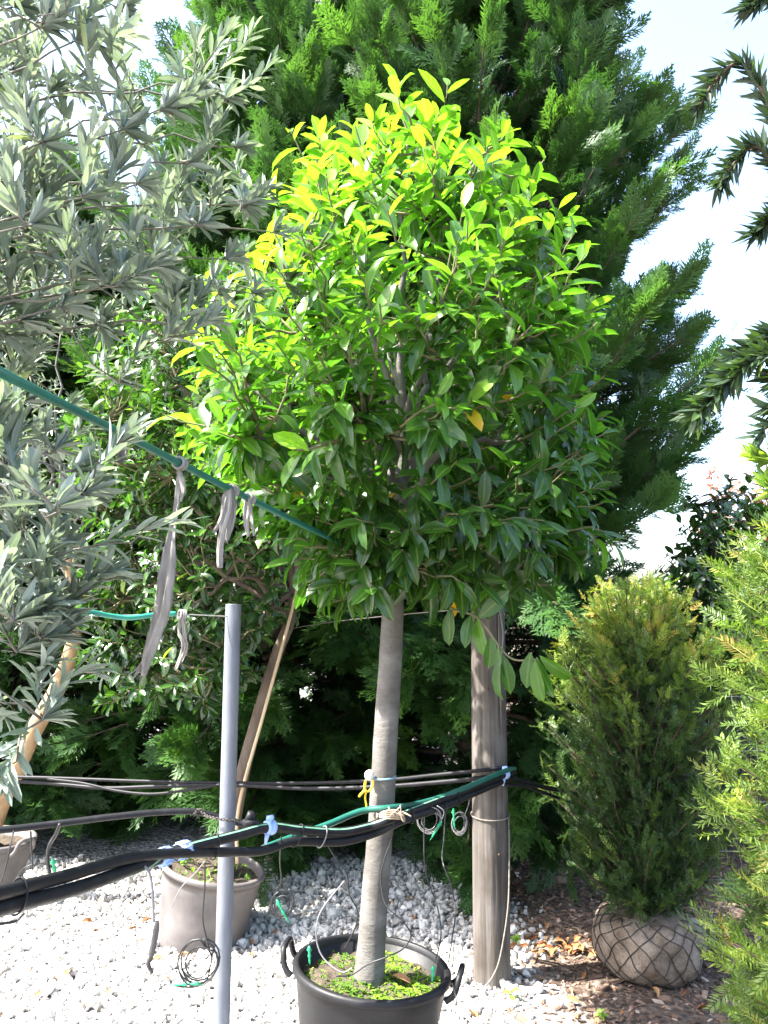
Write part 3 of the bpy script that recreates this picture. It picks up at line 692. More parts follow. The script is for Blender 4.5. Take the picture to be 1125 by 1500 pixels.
# ------------------------------------------------------------------ the laurel behind it, leaning, in the grey pot
def make_rear_laurel():
    YR = 4.1
    b0 = np.array(rp_local and tuple(rear_pot.matrix_basis @ Vector((.06, 0, rear_h - .05))))
    root = thing('laurel_tree', 'dark glossy-leaved laurel with leaning trunk in the dusty grey pot', 'tree', b0)
    c = spline([b0, P(352, 1150, YR), P(375, 1060, YR), P(405, 960, YR), P(428, 890, YR), P(420, 780, YR + .05), P(395, 680, YR + .05)], 5)
    V, fs = tube(c, np.linspace(.038, .022, len(c)), 14); obj('trunk', V, fs, M['bark_brown'], root)
    tab = [(375, 300, 380), (430, 210, 450), (520, 130, 480), (620, 95, 480), (720, 90, 475), (820, 90, 465), (900, 95, 440), (980, 105, 400), (1035, 140, 350)]
    ev = np.array([[P(600, r, YR)[2], (P(a, r, YR)[0] + P(b_, r, YR)[0]) / 2, (P(b_, r, YR)[0] - P(a, r, YR)[0]) / 2] for r, a, b_ in tab])[::-1]
    limbs = []
    for gx_, gy_, dy in [(330, 420, 0), (220, 500, .1), (430, 480, .2), (150, 620, -.1), (520, 600, 0), (160, 760, .1), (250, 700, -.4), (380, 620, -.45), (180, 880, -.1), (300, 860, -.4), (220, 980, 0), (480, 760, -.3), (350, 560, .4), (500, 880, .1), (330, 980, -.2)]:
        g = P(gx_, gy_, YR + dy); a = c[-1 - int(rng.integers(0, 12))]
        l = limb_curve(a, g, (0, 0, .12), 10); V, fs = tube(l, np.linspace(.018, .005, 10), 6); obj('limb', V, fs, M['bark_brown'], root); limbs.append(l)
    tips, th, rho = crown_tips(ev, YR, 540, .85, .30)
    hz = (tips[:, 2] - ev[0, 0]) / (ev[-1, 0] - ev[0, 0]); cx = np.interp(tips[:, 2], ev[:, 0], ev[:, 1])
    out = nrm(np.stack([tips[:, 0] - cx, tips[:, 1] - YR, np.zeros(len(tips))], -1))
    dirs = out * .8 + np.array([0, 0, 1]) * (.05 + 1.0 * hz[:, None])
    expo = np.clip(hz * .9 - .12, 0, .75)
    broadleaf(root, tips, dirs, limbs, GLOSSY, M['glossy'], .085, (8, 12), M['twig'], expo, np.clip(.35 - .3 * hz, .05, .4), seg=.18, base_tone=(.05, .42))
make_rear_laurel()
st = spline([P(347, 1265, 4.0), P(350, 1180, 4.02), P(385, 1050, 4.03), P(424, 908, 4.04), P(436, 860, 4.05)], 6)
V, fs = tube(st, .0085, 8); tag(obj('stake', V, fs, M['bamboo']), 'pale wooden stake leaning along the trunk behind the steel pole', 'stake')

# ------------------------------------------------------------------ olives on the left
def make_far_olive():
    b0 = np.array(tuple(olive_pot.matrix_basis @ Vector((-.02, -.05, ol_h - .06))))
    root = thing('olive_tree', 'olive with tan leaning trunk in the grey pot at the left edge', 'tree', b0)
    c = spline([b0, P(2, 1170, 4.55), P(20, 1135, 4.5), P(50, 1070, 4.5), P(88, 1000, 4.5), P(110, 920, 4.5), P(100, 820, 4.5), P(70, 720, 4.5)], 5)
    V, fs = tube(c, np.interp(np.linspace(0, 1, len(c)), [0, .3, .6, 1], [.062, .050, .045, .018]), 14); obj('trunk', V, fs, M['bark_olive'], root)
    limbs, tips = [], []
    for gx_, gy_, dy in [(60, 620, 0), (-20, 700, .2), (120, 720, -.2), (40, 540, .1), (-60, 560, 0), (130, 640, .2), (10, 820, -.2), (160, 830, .1), (90, 480, 0), (-80, 800, 0)]:
        g = P(gx_, gy_, 4.5 + dy); a = c[-1 - int(rng.integers(0, 10))]
        l = limb_curve(a, g, (0, 0, .05), 10); V, fs = tube(l, np.linspace(.013, .004, 10), 6); obj('limb', V, fs, M['twig_grey'], root); limbs.append(l)
        for _ in range(13): tips.append(l[rng.integers(4, 10)] + rng.normal(0, .13, 3) + np.array([0, 0, .06]))
    tips = np.array(tips); n = len(tips)
    dirs = nrm(tips - np.array([P(50, 800, 4.5)])) + np.array([0, 0, .4]) + rng.normal(0, .4, (n, 3))
    broadleaf(root, tips, dirs, limbs, OLIVE, M['olive'], .068, (12, 18), M['twig_grey'], rng.random(n), np.full(n, .05), 60, seg=.22, rtw=(.003, .0012), ang=(42, 18), young=.35, base_tone=(.1, .6), opposite=True)
make_far_olive()

def make_near_olive():
    root = thing('olive_tree', 'silvery olive reaching in from the left, large leaves nearest the viewer', 'tree', (-1.75, 1.75, 0))
    c = spline([(-1.75, 1.75, 0), (-1.72, 1.75, .6), (-1.62, 1.74, 1.2), (-1.58, 1.72, 1.8), (-1.5, 1.75, 2.4), (-1.42, 1.75, 3.0)], 5)
    V, fs = tube(c, np.linspace(.06, .03, len(c)), 12); obj('trunk', V, fs, M['bark_olive'], root)
    limbs, tips, dirs = [], [], []
    # each bough ends at a place read from the photograph
    ends = [(170, 10, 1.75), (110, 60, 1.6), (60, 40, 1.5), (20, 100, 1.7), (120, 110, 1.9), (330, 145, 2.1), (290, 130, 1.9), (235, 160, 1.7), (180, 190, 1.6), (60, 210, 1.5), (385, 280, 2.2), (345, 215, 2.1), (275, 240, 1.8), (200, 270, 1.6), (120, 290, 1.5), (40, 330, 1.4), (400, 340, 2.3), (355, 300, 2.0), (290, 330, 1.8), (225, 390, 1.7), (160, 420, 1.6), (90, 450, 1.6), (30, 470, 1.65), (420, 420, 2.4), (370, 430, 2.2), (300, 470, 2.0), (240, 500, 1.9), (30, 590, 2.0), (95, 600, 2.1), (175, 560, 2.2), (20, 660, 1.9), (80, 660, 1.9), (105, 690, 1.5), (120, 725, 1.45), (80, 745, 1.4), (40, 760, 1.5), (10, 830, 1.4), (70, 820, 1.5), (85, 800, 1.6), (20, 910, 1.4), (80, 890, 1.5), (90, 905, 1.6), (60, 935, 1.5), (75, 940, 1.55), (25, 955, 1.55), (62, 1055, 1.6), (250, 420, 1.9), (330, 380, 2.1), (120, 360, 1.7), (50, 270, 1.6), (20, 390, 1.6), (20, 10, 1.6)]
    for px, py, Yd in ends:
        g = P(px, py, Yd); k = int(np.clip(np.searchsorted(c[:, 2], g[2] + (-.35 if py < 500 else .35)), 3, len(c) - 1))
        a = c[k]; h = g - a
        l = limb_curve(a, g, (0, 0, .10 if py < 500 else .16), 14, wob=.009); V, fs = tube(l, np.linspace(.0060, .0018, 14), 6); obj('limb', V, fs, M['twig_grey'], root); limbs.append(l)
        tips.append(g); dirs.append(h + np.array([0, 0, .25 if py < 560 else -.1]))
        for _ in range(5):
            s = l[rng.integers(7, 13)]; q = nrm(h) * rng.uniform(.06, .16) + rng.normal(0, .085, 3) + np.array([0, 0, .05 if py < 600 else -.03])
            tips.append(s + q); dirs.append(q * 3 + np.array([0, 0, .85 if py < 640 else .25]))
    tips, dirs = np.array(tips), np.array(dirs); n = len(tips)
    broadleaf(root, tips, dirs, limbs, OLIVE, M['olive'], .074, (18, 26), M['twig_grey'], rng.random(n), np.full(n, .03), 300, seg=.40, rtw=(.0024, .001), ang=(40, 16), young=.40, base_tone=(.08, .62), opposite=True)
make_near_olive()

# ------------------------------------------------------------------ the tall cypresses
def make_cypress(label, x, y, H, prof, nb, seed, zmax_dense=7.0):
    global rng
    rng = np.random.default_rng(seed)
    root = thing('cypress_tree', label, 'tree', (x, y, 0), 'tall cypresses forming the green wall behind')
    zz = np.linspace(0, H, 14); c = np.stack([x + .04 * np.sin(zz), y + .04 * np.cos(zz * 1.3), zz - .02], -1)
    V, fs = tube(c, np.linspace(.17, .012, 14), 12); obj('trunk', V, fs, M['bark_brown'], root)
    hs, rs = zip(*prof)
    lines, rads, pos, dd, uu, sc, tn = [], [], [], [], [], [], []
    for b_ in range(nb):
        f = (b_ + rng.random()) / nb; h0 = H * (.015 + .96 * f ** .92)
        th = b_ * 2.39996 + rng.normal(0, .5); r = np.interp(h0, hs, rs) * rng.uniform(.68, 1.12)
        low = h0 < 1.9
        rise = rng.uniform(.30, .75) * (1 if not low else .15)
        o = np.array([math.cos(th), math.sin(th), 0]); back = math.sin(th) > .45
        A = np.array([x, y, max(.15, h0 - r * rise * .55)]) + o * .05; E = np.array([x, y, h0 + r * rise * .45]) + o * r
        if low: E[2] = max(.12, h0 - .12 * r + rng.normal(0, .05))
        C_ = (A + E) / 2 + np.array([0, 0, -.10 * r if not low else .12 * r]) + rng.normal(0, .05, 3)
        t = np.linspace(0, 1, 7)[:, None]; l = (1 - t) ** 2 * A + 2 * t * (1 - t) * C_ + t * t * E
        lines.append(l); rads.append(np.linspace(.018, .003, 7) * (.5 + r / 2))
        ns = int(46 * (.45 + .55 * min(r, 1.8) / 1.6)); ns = ns // 3 if (back or h0 > zmax_dense) else ns
        s = 1 - .78 * rng.random(ns) ** 1.15; s[0] = 1.0; s[1] = .96
        p = (1 - s[:, None]) ** 2 * A + 2 * s[:, None] * (1 - s[:, None]) * C_ + s[:, None] ** 2 * E
        T = nrm(2 * (1 - s[:, None]) * (C_ - A) + 2 * s[:, None] * (E - C_))
        side = nrm(np.cross(T, [0, 0, 1.0])); sgn = rng.choice([-1, 1], ns)[:, None]
        a = np.abs(rng.normal(.55, .35, ns))[:, None] * (1.1 - .8 * (s[:, None] > .93))
        d = T * np.cos(a) + side * sgn * np.sin(a) + np.array([0, 0, 1]) * rng.normal(.30 if not low else -.05, .40, ns)[:, None]
        u = np.array([0, 0, 1.0]) + rng.normal(0, .55, (ns, 3)) + o * .6
        L = rng.uniform(.19, .36, ns) * (1.0 if not back else 1.45) * (1 if h0 < zmax_dense else 1.4)
        pos.append(p); dd.append(d); uu.append(u); sc.append(np.stack([L * rng.uniform(.75, 1.15, ns), L, L], -1))
        tn.append(np.clip(.16 + .42 * s ** 2 * rng.uniform(.5, 1.15, ns) + rng.normal(0, .07) + .04 * (h0 > 3), 0, .85))  # lit tips put into the colour: sprays lighter towards branch ends
    V, Q = tubes_fast(lines, rads, 5); tag(obj('branches', V, Q, M['twig_dark'], root), kind='stuff')
    pos = np.vstack(pos); R = orient(np.vstack(dd), np.vstack(uu))
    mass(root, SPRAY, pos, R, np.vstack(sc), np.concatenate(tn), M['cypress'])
    return len(pos)
make_cypress('tallest cypress, right of centre behind the laurel, its boughs jutting into the sky', .68, 5.85, 9.4, [(0, 1.2), (.8, 1.40), (1.5, 1.62), (2.4, 1.68), (3.4, 1.56), (4.4, 1.46), (5.3, 1.2), (6.0, 1.02), (7.5, .6), (9.4, .05)], 520, 21)
make_cypress('sunlit cypress behind the laurel, left of the tallest one', -.80, 5.9, 7.6, [(0, 1.05), (.8, 1.25), (2.2, 1.4), (4.0, 1.25), (5.2, .90), (6.4, .5), (7.6, .05)], 440, 22)
make_cypress('shorter cypress at the far left behind the olive branches', -2.75, 6.2, 5.2, [(0, .95), (1.2, 1.2), (2.6, 1.2), (3.8, .85), (4.6, .45), (5.2, .05)], 320, 23)
rng = np.random.default_rng(77)

# ------------------------------------------------------------------ yews
def needle_bush(root, branches, tm, m, ml, L, tone_fn, nshoot, up=.25):
    lines, rads, pos, dd, uu, sc, tn = [], [], [], [], [], [], []
    for A, E, sag in branches:
        A, E = np.asarray(A, float), np.asarray(E, float); Cc = (A + E) / 2 + np.array([0, 0, sag]) + rng.normal(0, .02, 3)
        t = np.linspace(0, 1, 7)[:, None]; l = (1 - t) ** 2 * A + 2 * t * (1 - t) * Cc + t * t * E
        ln = np.linalg.norm(E - A); lines.append(l); rads.append(np.linspace(.009, .002, 7))
        ns = nshoot; s = 1 - .72 * rng.random(ns) ** 1.2; s[0] = 1
        p = (1 - s[:, None]) ** 2 * A + 2 * s[:, None] * (1 - s[:, None]) * Cc + s[:, None] ** 2 * E
        T = nrm(2 * (1 - s[:, None]) * (Cc - A) + 2 * s[:, None] * (E - Cc))
        d = T * .8 + rng.normal(0, .75, (ns, 3)) + np.array([0, 0, up]); d[0] = T[0]; p = p + rng.normal(0, .018, p.shape)
        u = np.array([0, 0, 1.0]) + rng.normal(0, .4, (ns, 3))
        pos.append(p); dd.append(d); uu.append(u); q = L * rng.uniform(.65, 1.25, ns); sc.append(q)
        tn.append(np.clip(tone_fn(p, s, ns) + rng.normal(0, .10), 0, 1))
    V, Q = tubes_fast(lines, rads, 5); tag(obj('branches', V, Q, ml, root), kind='stuff')
    pos = np.vstack(pos); R = orient(np.vstack(dd), np.vstack(uu))
    mass(root, tm, pos, R, np.concatenate(sc), np.concatenate(tn), m, part='sprig')

def make_balled_yew():
    Yb = 3.75; c0 = P(950, 1392, Yb); bx, r0 = c0[0], .235
    root = thing('yew_shrub', 'upright yew with a sunlit top and shaded base put into its needle tone, its root ball wrapped in netted burlap', 'shrub', (bx, Yb, 0))
    # root ball
    nu, nv = 56, 22; V = []
    for a in np.linspace(0, math.pi, nv):
        for b_ in np.linspace(0, 2 * math.pi, nu, endpoint=False):
            rr = abs(math.sin(a)) ** .45 * (1 + .035 * math.sin(b_ * 5 + a * 3) + .025 * math.sin(b_ * 9 - a * 5)) * r0 * (1.0 + .10 * math.cos(a))
            z = .125 + .135 * np.sign(math.cos(a)) * abs(math.cos(a)) ** .7
            V.append((bx + rr * math.cos(b_), Yb + rr * math.sin(b_), z - .01))
    i = np.arange(nv - 1)[:, None] * nu; j = np.arange(nu)[None]; k = (j + 1) % nu
    ball = obj('root_ball', np.array(V), np.stack([i + j, i + nu + j, i + nu + k, i + k], -1).reshape(-1, 4), M['burlap'], root)
    def surf(a, b_):
        rr = abs(math.sin(a)) ** .45 * (1 + .035 * math.sin(b_ * 5 + a * 3) + .025 * math.sin(b_ * 9 - a * 5)) * r0 * (1.0 + .10 * math.cos(a)) + .0035
        return (bx + rr * math.cos(b_), Yb + rr * math.sin(b_), 0.115 + (.135 + .002) * np.sign(math.cos(a)) * abs(math.cos(a)) ** .7)
    for s in (-1, 1):
        for q in range(17):
            pts = []
            for w in np.linspace(.35, 2.65, 26):
                sg = .025 * math.sin(w * 5 + q * s) + .02 * math.sin(w * 11 + q)
                pts.append(surf(w, q * 2 * math.pi / 17 + s * (w - 1.5) * .62 + sg))
            V, fs = tube(pts, .0021, 5); obj('net_wire', V, fs, M['dark_wire'], ball)
    zt = P(955, 862, Yb)[2]
    V, fs = tube(spline([(bx, Yb, .25), (bx + .01, Yb, .6), (bx - .01, Yb, 1.0), (bx, Yb, 1.45)], 4), np.linspace(.035, .012, 13), 9); obj('trunk', V, fs, M['bark_brown'], root)
    prof = [(.28, .20), (.5, .30), (.8, .36), (1.1, .36), (1.35, .33), (1.55, .26), (zt, .08)]
    hs, rs = zip(*prof); br = []
    for q in range(250):
        h = .30 + (zt - .32) * ((q + rng.random()) / 250) ** .92; th = q * 2.4; r = np.interp(h, hs, rs) * rng.uniform(.55, 1.25)
        o = np.array([math.cos(th), math.sin(th), 0])
        A = np.array([bx, Yb, max(.25, h - .22 - .15 * r)]) + o * .02; E = np.array([bx, Yb, h + .04]) + o * r + rng.normal(0, .015, 3)
        br.append((A, E, -.03))
    def tone(p, s, n):
        return np.clip(.16 + .38 * s ** 2 * rng.uniform(.5, 1.2, n) + .48 * np.clip((p[:, 2] - .95) / .5, 0, 1) * rng.uniform(.4, 1.1, n) + (rng.random(n) < .03) * .3, 0, 1)  # sunlit top and shaded base painted into the needle tone by height
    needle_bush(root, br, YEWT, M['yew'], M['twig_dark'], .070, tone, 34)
make_balled_yew()

def make_near_yew():
    cx, cy = 1.385, 2.05
    root = thing('yew_shrub', 'sunlit yellow-tipped yew hedge plant cut off by the right edge', 'shrub', (cx, cy, 0))
    V, fs = tube(spline([(cx, cy, 0), (cx, cy, .5), (cx + .02, cy, 1.0), (cx, cy, 1.6)], 4), np.linspace(.05, .012, 13), 9); obj('trunk', V, fs, M['bark_brown'], root)
    hs, rs = zip(*[(.05, .30), (.3, .44), (.7, .47), (1.1, .46), (1.5, .44), (1.75, .38), (1.95, .2)]); br = []
    for q in range(300):
        h = .08 + 1.85 * ((q + rng.random()) / 300); th = q * 2.4; r = np.interp(h, hs, rs) * rng.uniform(.82, 1.12)
        o = np.array([math.cos(th), math.sin(th), 0])
        br.append((np.array([cx, cy, max(.05, h - .16)]) + o * .03, np.array([cx, cy, h + .03]) + o * r, -.03))
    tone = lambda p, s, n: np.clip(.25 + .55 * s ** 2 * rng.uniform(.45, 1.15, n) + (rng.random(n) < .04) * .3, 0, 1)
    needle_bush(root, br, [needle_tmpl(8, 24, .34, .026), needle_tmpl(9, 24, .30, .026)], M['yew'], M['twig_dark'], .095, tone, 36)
make_near_yew()

def make_overhang():
    tx, ty = 1.75, 1.05
    root = thing('conifer_tree', 'dark stiff-needled conifer whose twigs hang in from the upper right', 'tree', (tx, ty, 0))
    c = spline([(tx, ty, 0), (tx, ty, 1.0), (tx - .03, ty, 2.0), (tx - .08, ty, 3.2)], 5)
    V, fs = tube(c, np.linspace(.06, .02, len(c)), 10); obj('trunk', V, fs, M['bark_brown'], root)
    Yn = 1.05
    def tw(pts, n, L, w, tone, sub=True):
        p = spline([np.asarray(q, float) for q in pts], 8)
        V, fs = tube(p, np.linspace(.0045, .0016, len(p)), 6); b_ = obj('branch', V, fs, M['twig_dark'], root)
        seg = np.linalg.norm(np.diff(p, axis=0), axis=1); cum = np.concatenate([[0], np.cumsum(seg)]); tot = cum[-1]
        n = int(n * 1.9); vis = tot - cum[np.argmax(project(p)[:, 0] < 1150)]; ss = np.sort(tot - rng.random(n) * (vis + .02)); ss[-3:] = tot
        q = np.stack([np.interp(ss, cum, p[:, k]) for k in range(3)], -1); T = nrm(np.stack([np.interp(ss + .004, cum, p[:, k]) - np.interp(ss - .012, cum, p[:, k]) for k in range(3)], -1))
        s = nrm(rng.normal(0, 1, (n, 3))); s = nrm(s - T * np.sum(s * T, 1, keepdims=True))
        a = np.radians(rng.uniform(20, 58, n))[:, None]; d = T * np.cos(a) + s * np.sin(a)
        S = L * rng.uniform(.6, 1.2, n); R = orient(d, rng.normal(0, 1, (n, 3)))
        V, Fc, kk = inst(*leaf_tmpl(.22, .3, -.12, .30, (.2, .6)), R, q, np.stack([S * w, S, S], -1))
        tag(obj('needles', V, Fc, M['needle'], b_, True, np.repeat(np.clip(rng.normal(tone, .13, n), 0, 1), kk)), kind='stuff')
    def T(h): return c[np.argmin(np.abs(c[:, 2] - h))]
    o = lambda px, py, d=0.0: P(px, py, Yn + d)
    tw([T(2.2), o(1260, 240), o(1150, 190), o(1110, 120), o(1082, 92), o(1048, 118), o(1022, 160)], 110, .034, 1.0, .35)
    tw([T(2.4), o(1280, 40, .05), o(1180, -10, .05), o(1130, -8, .05), o(1098, 8, .05)], 60, .034, 1.0, .3)
    tw([T(2.1), o(1270, 330, -.02), o(1160, 265, -.02), o(1110, 215, -.02), o(1075, 240, -.02), o(1052, 272, -.02)], 130, .032, 1.0, .3)
    tw([T(2.05), o(1270, 400, .05), o(1170, 340, .05), o(1135, 320, .05), o(1105, 345, .05)], 70, .034, 1.0, .3)
    tw([T(1.9), o(1250, 560, .0), o(1160, 520), o(1110, 522), o(1065, 560), o(1020, 608)], 190, .036, 1.2, .50)
    tw([T(1.9), o(1250, 520, .1), o(1180, 480, .1), o(1130, 492, .1), o(1095, 515, .1), o(1070, 530, .1)], 120, .036, 1.2, .4)
    tw([T(1.7), o(1240, 720, -.05), o(1170, 690, -.05), o(1130, 672, -.05), o(1103, 668, -.05)], 90, .030, 1.3, .9)
    tw([T(1.8), o(1240, 600, -.05), o(1170, 610, -.05), o(1130, 620, -.05), o(1110, 640, -.05)], 60, .030, 1.2, .4)
make_overhang()

# ------------------------------------------------------------------ right background: dark broadleaf, red tree, brush
def bush(name, label, cat, x, y, z0, z1, r, n, tm, m, mt, leaf, expo, droop, n_parts, seed_prof=None, nleaf=(7, 11), trunk=.04, base_tone=(.1, .5), seg=.22, barkm=None):
    root = thing(name, label, cat, (x, y, 0)); c = spline([(x, y, 0), (x + .05, y, z0 * .6), (x, y, z0 + .1), (x, y, z0 * .5 + z1 * .5)], 5)
    V, fs = tube(c, np.linspace(trunk, trunk * .4, len(c)), 9); obj('trunk', V, fs, barkm or M['bark_brown'], root)
    ev = np.array([[z0, x, r * .5], [z0 * .75 + z1 * .25, x, r], [z0 * .4 + z1 * .6, x, r * .95], [z0 * .15 + z1 * .85, x, r * .65], [z1, x, r * .12]])
    limbs = []
    for q in range(10):
        th = q * 2.4; g = np.array([x + r * .6 * math.cos(th), y + r * .6 * math.sin(th), z0 + (z1 - z0) * (.15 + .75 * q / 10)])
        l = limb_curve(c[-1 - int(rng.integers(0, 8))], g, (0, 0, .05), 8); V, fs = tube(l, np.linspace(trunk * .35, .004, 8), 6); obj('limb', V, fs, barkm or M['bark_brown'], root); limbs.append(l)
    tips, th, rho = crown_tips(ev, y, n, 1.0, .3); out = nrm(tips - np.array([x, y, (z0 + z1) / 2]))
    broadleaf(root, tips, out + np.array([0, 0, .35]), limbs, tm, m, leaf, nleaf, mt, np.full(n, expo), np.full(n, droop), n_parts, seg=seg, base_tone=base_tone, rtw=(.006, .002))
    return root
pb = P(1068, 760, 5.0)
bush('broadleaf_shrub', 'dark drooping broad-leaved shrub between the balled yew and the right edge', 'shrub', 2.36, 5.0, 1.2, 2.5, .60, 340, OVAL, M['glossy'], M['twig_dark'], .095, .1, .45, 120, nleaf=(6, 9), base_tone=(.05, .35))
for x, y, h, r, lab in [(5.2, 11.0, 4.0, 1.0, 'reddish-leaved small tree far off between the cypress and the right edge'), (7.2, 12.5, 3.6, 1.1, 'paler red-leaved tree farthest right in the distance')]:
    bush('red_leaf_tree', lab, 'tree', x, y, .9, h, r, 330, OVAL, M['redleaf'], M['twig_dark'], .075, .4, .1, 0, nleaf=(8, 13), base_tone=(.3, .9), seg=.4)
def brush():
    x, y = 2.35, 5.75; root = thing('bare_shrub', 'grey tangle of bare twigs behind the wire fence', 'shrub', (x, y, 0))
    n = 420; th = rng.uniform(0, 6.28, n); A = np.stack([x + rng.normal(0, .25, n), y + rng.normal(0, .15, n), np.zeros(n)], -1)
    E = A + np.stack([np.cos(th) * rng.uniform(.1, .6, n), np.sin(th) * rng.uniform(.1, .4, n), rng.uniform(.5, 1.75, n)], -1); C_ = (A + E) / 2 + rng.normal(0, .12, (n, 3))
    V, Q = tubes_fast(bez(A, C_, E, 7), np.linspace(.007, .0015, 7)[None] * rng.uniform(.6, 1.3, (n, 1)), 4)
    tag(obj('twigs', V, Q, M['twig_grey'], root), kind='stuff')
    s = rng.random(1300); i = rng.integers(0, n, 1300); p = (1 - s[:, None]) ** 2 * A[i] + 2 * (s * (1 - s))[:, None] * C_[i] + (s ** 2)[:, None] * E[i]
    lay_leaves(root, OVAL, p, orient(rng.normal(0, 1, p.shape), rng.normal(0, 1, p.shape)), rng.uniform(.02, .045, 1300), rng.uniform(.0, .4, 1300), M['glossy'], 0)
brush()
for x, y, h, r, lab in [(3.6, 8.2, 2.3, 1.0, 'dark rounded shrub in the shade beyond the fence'), (-6.2, 11.5, 3.2, 1.5, 'dark rounded shrub far off at the left edge'), (.2, 8.6, 2.6, 1.2, 'dark rounded shrub behind the tall cypresses'), (-2.0, 8.9, 2.4, 1.2, 'dark rounded shrub behind the shorter cypress'), (6.0, 10.0, 2.0, 1.2, 'low dark shrub farthest right beyond the fence')]:
    bush('background_shrub', lab, 'shrub', x, y, .12, h, r, 260, OVAL, M['glossy'], M['twig_dark'], .12, .15, .2, 0, nleaf=(8, 12), seg=.45)

# ------------------------------------------------------------------ wire fence on the right
def fence():
    yf = 4.75; root = thing('wire_fence', 'wide-mesh wire fence behind the balled yew', 'fence', (1.75, yf, 0))
    for px in (1.45, 3.3):
        V, fs = tube([(px, yf + .03, -.05), (px, yf + .03, 1.35)], .022, 10); obj('post', V, fs, M['steel'], root)
    for z in np.arange(.06, 1.25, .145):
        pts = [(x, yf + .01 * math.sin(x * 5 + z * 9), z + .012 * math.sin(x * 3 + z * 7)) for x in np.linspace(1.45, 3.3, 14)]
        V, fs = tube(pts, .0018, 5); obj('horizontal_wire', V, fs, M['wire'], root)
    for x in np.arange(1.52, 3.3, .13):
        pts = [(x + .02 * math.sin(z * 7 + x * 13), yf + .003 + .01 * math.sin(z * 6 + x * 5), z) for z in np.linspace(.04, 1.23, 12)]
        V, fs = tube(pts, .0016, 5); obj('vertical_wire', V, fs, M['wire'], root)
fence()

# ------------------------------------------------------------------ steel pole and wooden post
sp0 = P(342, 885, 2.4); sb = P(325, 1480, 2.42)
d = sp0 - sb; foot = sb - d * (sb[2] + .05) / d[2]
pole = thing('steel_pole', 'galvanised steel pole standing left of the black pot', 'pole', foot)
prof_r = .0235
V, fs = tube([foot, foot + (sp0 - foot) * .5, sp0], prof_r, 28, caps=False)
obj('tube', V, fs, M['steel'], pole)
Vr, Qr = lathe([(prof_r + .0005, -.002), (prof_r + .0005, .0), (prof_r - .004, .0), (prof_r - .004, -.25)], 28)
obj('rim', Vr + sp0, Qr, M['steel'], pole)

def make_post():
    Yp = 3.62; a = P(721, 1448, Yp); bt = P(714, 884, Yp)
    root = thing('wooden_post', 'weathered grey round wooden post right of the laurel trunk', 'post', (a[0], Yp, 0))
    n, m_ = 72, 46; V = []; th = np.linspace(0, 2 * math.pi, n, endpoint=False)
    cr = [(rad(-60), .035, .013), (rad(-118), .03, .007), (rad(-30), .025, .010), (rad(150), .04, .012), (rad(-85), .02, .004), (rad(40), .03, .01)]
    for k in range(m_):
        t = k / (m_ - 1); z = -.05 + (bt[2] + .05) * t; cx = a[0] + (bt[0] - a[0]) * t; R0 = .0815 - .006 * t
        for q in th:
            r = R0 * (1 + .012 * math.sin(q * 3 + t * 2) + .008 * math.sin(q * 7 + 1))
            for (c, w, dp) in cr:
                cc = c + .10 * math.sin(t * 5 + c * 3); dq = (q - cc + math.pi) % (2 * math.pi) - math.pi
                r -= dp * math.exp(-(dq / w) ** 2 / 2) * (.5 + .5 * math.sin(t * 7 + c * 5)) * (1.2 if t > .5 else .8)
            zz = z + ((.012 * math.sin(q * 2 + 1) + .006 * math.sin(q * 9)) if k == m_ - 1 else 0)
            V.append((cx + r * math.cos(q), Yp + r * math.sin(q), zz))
    V.append((bt[0], Yp, bt[2] + .004)); V = np.array(V); i = np.arange(m_ - 1)[:, None] * n; j = np.arange(n)[None]; k = (j + 1) % n
    Q = np.stack([i + j, i + k, i + n + k, i + n + j], -1).reshape(-1, 4); jj = np.arange(n); top = (m_ - 1) * n
    obj('timber', V, [Q, np.stack([top + jj, top + (jj + 1) % n, np.full(n, len(V) - 1)], -1)], M['post'], root)
    # a long splinter split from the right side of the top
    s0 = P(733, 985, Yp - .072); s1 = P(731, 900, Yp - .070); V, fs = tube([P(735, 1075, Yp - .068), s0, s1], [.004, .009, .006], 6); obj('splinter', V, fs, M['post'], root)
    for z, q in [(1.25, -100), (.55, -70), (.9, -125), (1.4, -75)]:
        x, y = a[0] + (bt[0] - a[0]) * z / 1.6 + .079 * math.cos(rad(q)), Yp + .079 * math.sin(rad(q))
        V, fs = tube([(x, y + .004, z), (x, y - .003, z)], .006, 7); obj('knot', V, fs, M['twig_dark'], root)
    # rope round the post and its loose end
    zr = P(718, 1193, Yp)[2]; px_ = a[0] + (bt[0] - a[0]) * zr / 1.6
    pts = [(px_ + .0835 * math.cos(q), Yp + .0835 * math.sin(q), zr + .006 * math.sin(q)) for q in np.linspace(0, 2 * math.pi, 40)]
    tail = [P(745, 1196, Yp - .03), P(746, 1260, Yp - .06), P(744, 1330, Yp - .085), P(733, 1400, Yp - .092), P(722, 1430, Yp - .10), P(708, 1446, Yp - .10), P(699, 1440, Yp - .085)]
    V, fs = merge([tube(pts, .0032, 6), tube(spline(tail, 6), .0035, 6)])
    tag(obj('rope', V, fs, M['grey_rope']), 'thin grey rope round the wooden post with its end trailing to the foot', 'rope')
    hang = [P(731, 890, Yp - .075), P(737, 930, Yp - .085), P(734, 970, Yp - .09), P(740, 1010, Yp - .09)]
    V, fs = tube(spline(hang, 6), .003, 6); tag(obj('cord', V, fs, M['grey_rope']), 'short frayed cord hanging from the top of the wooden post', 'cord')
make_post()

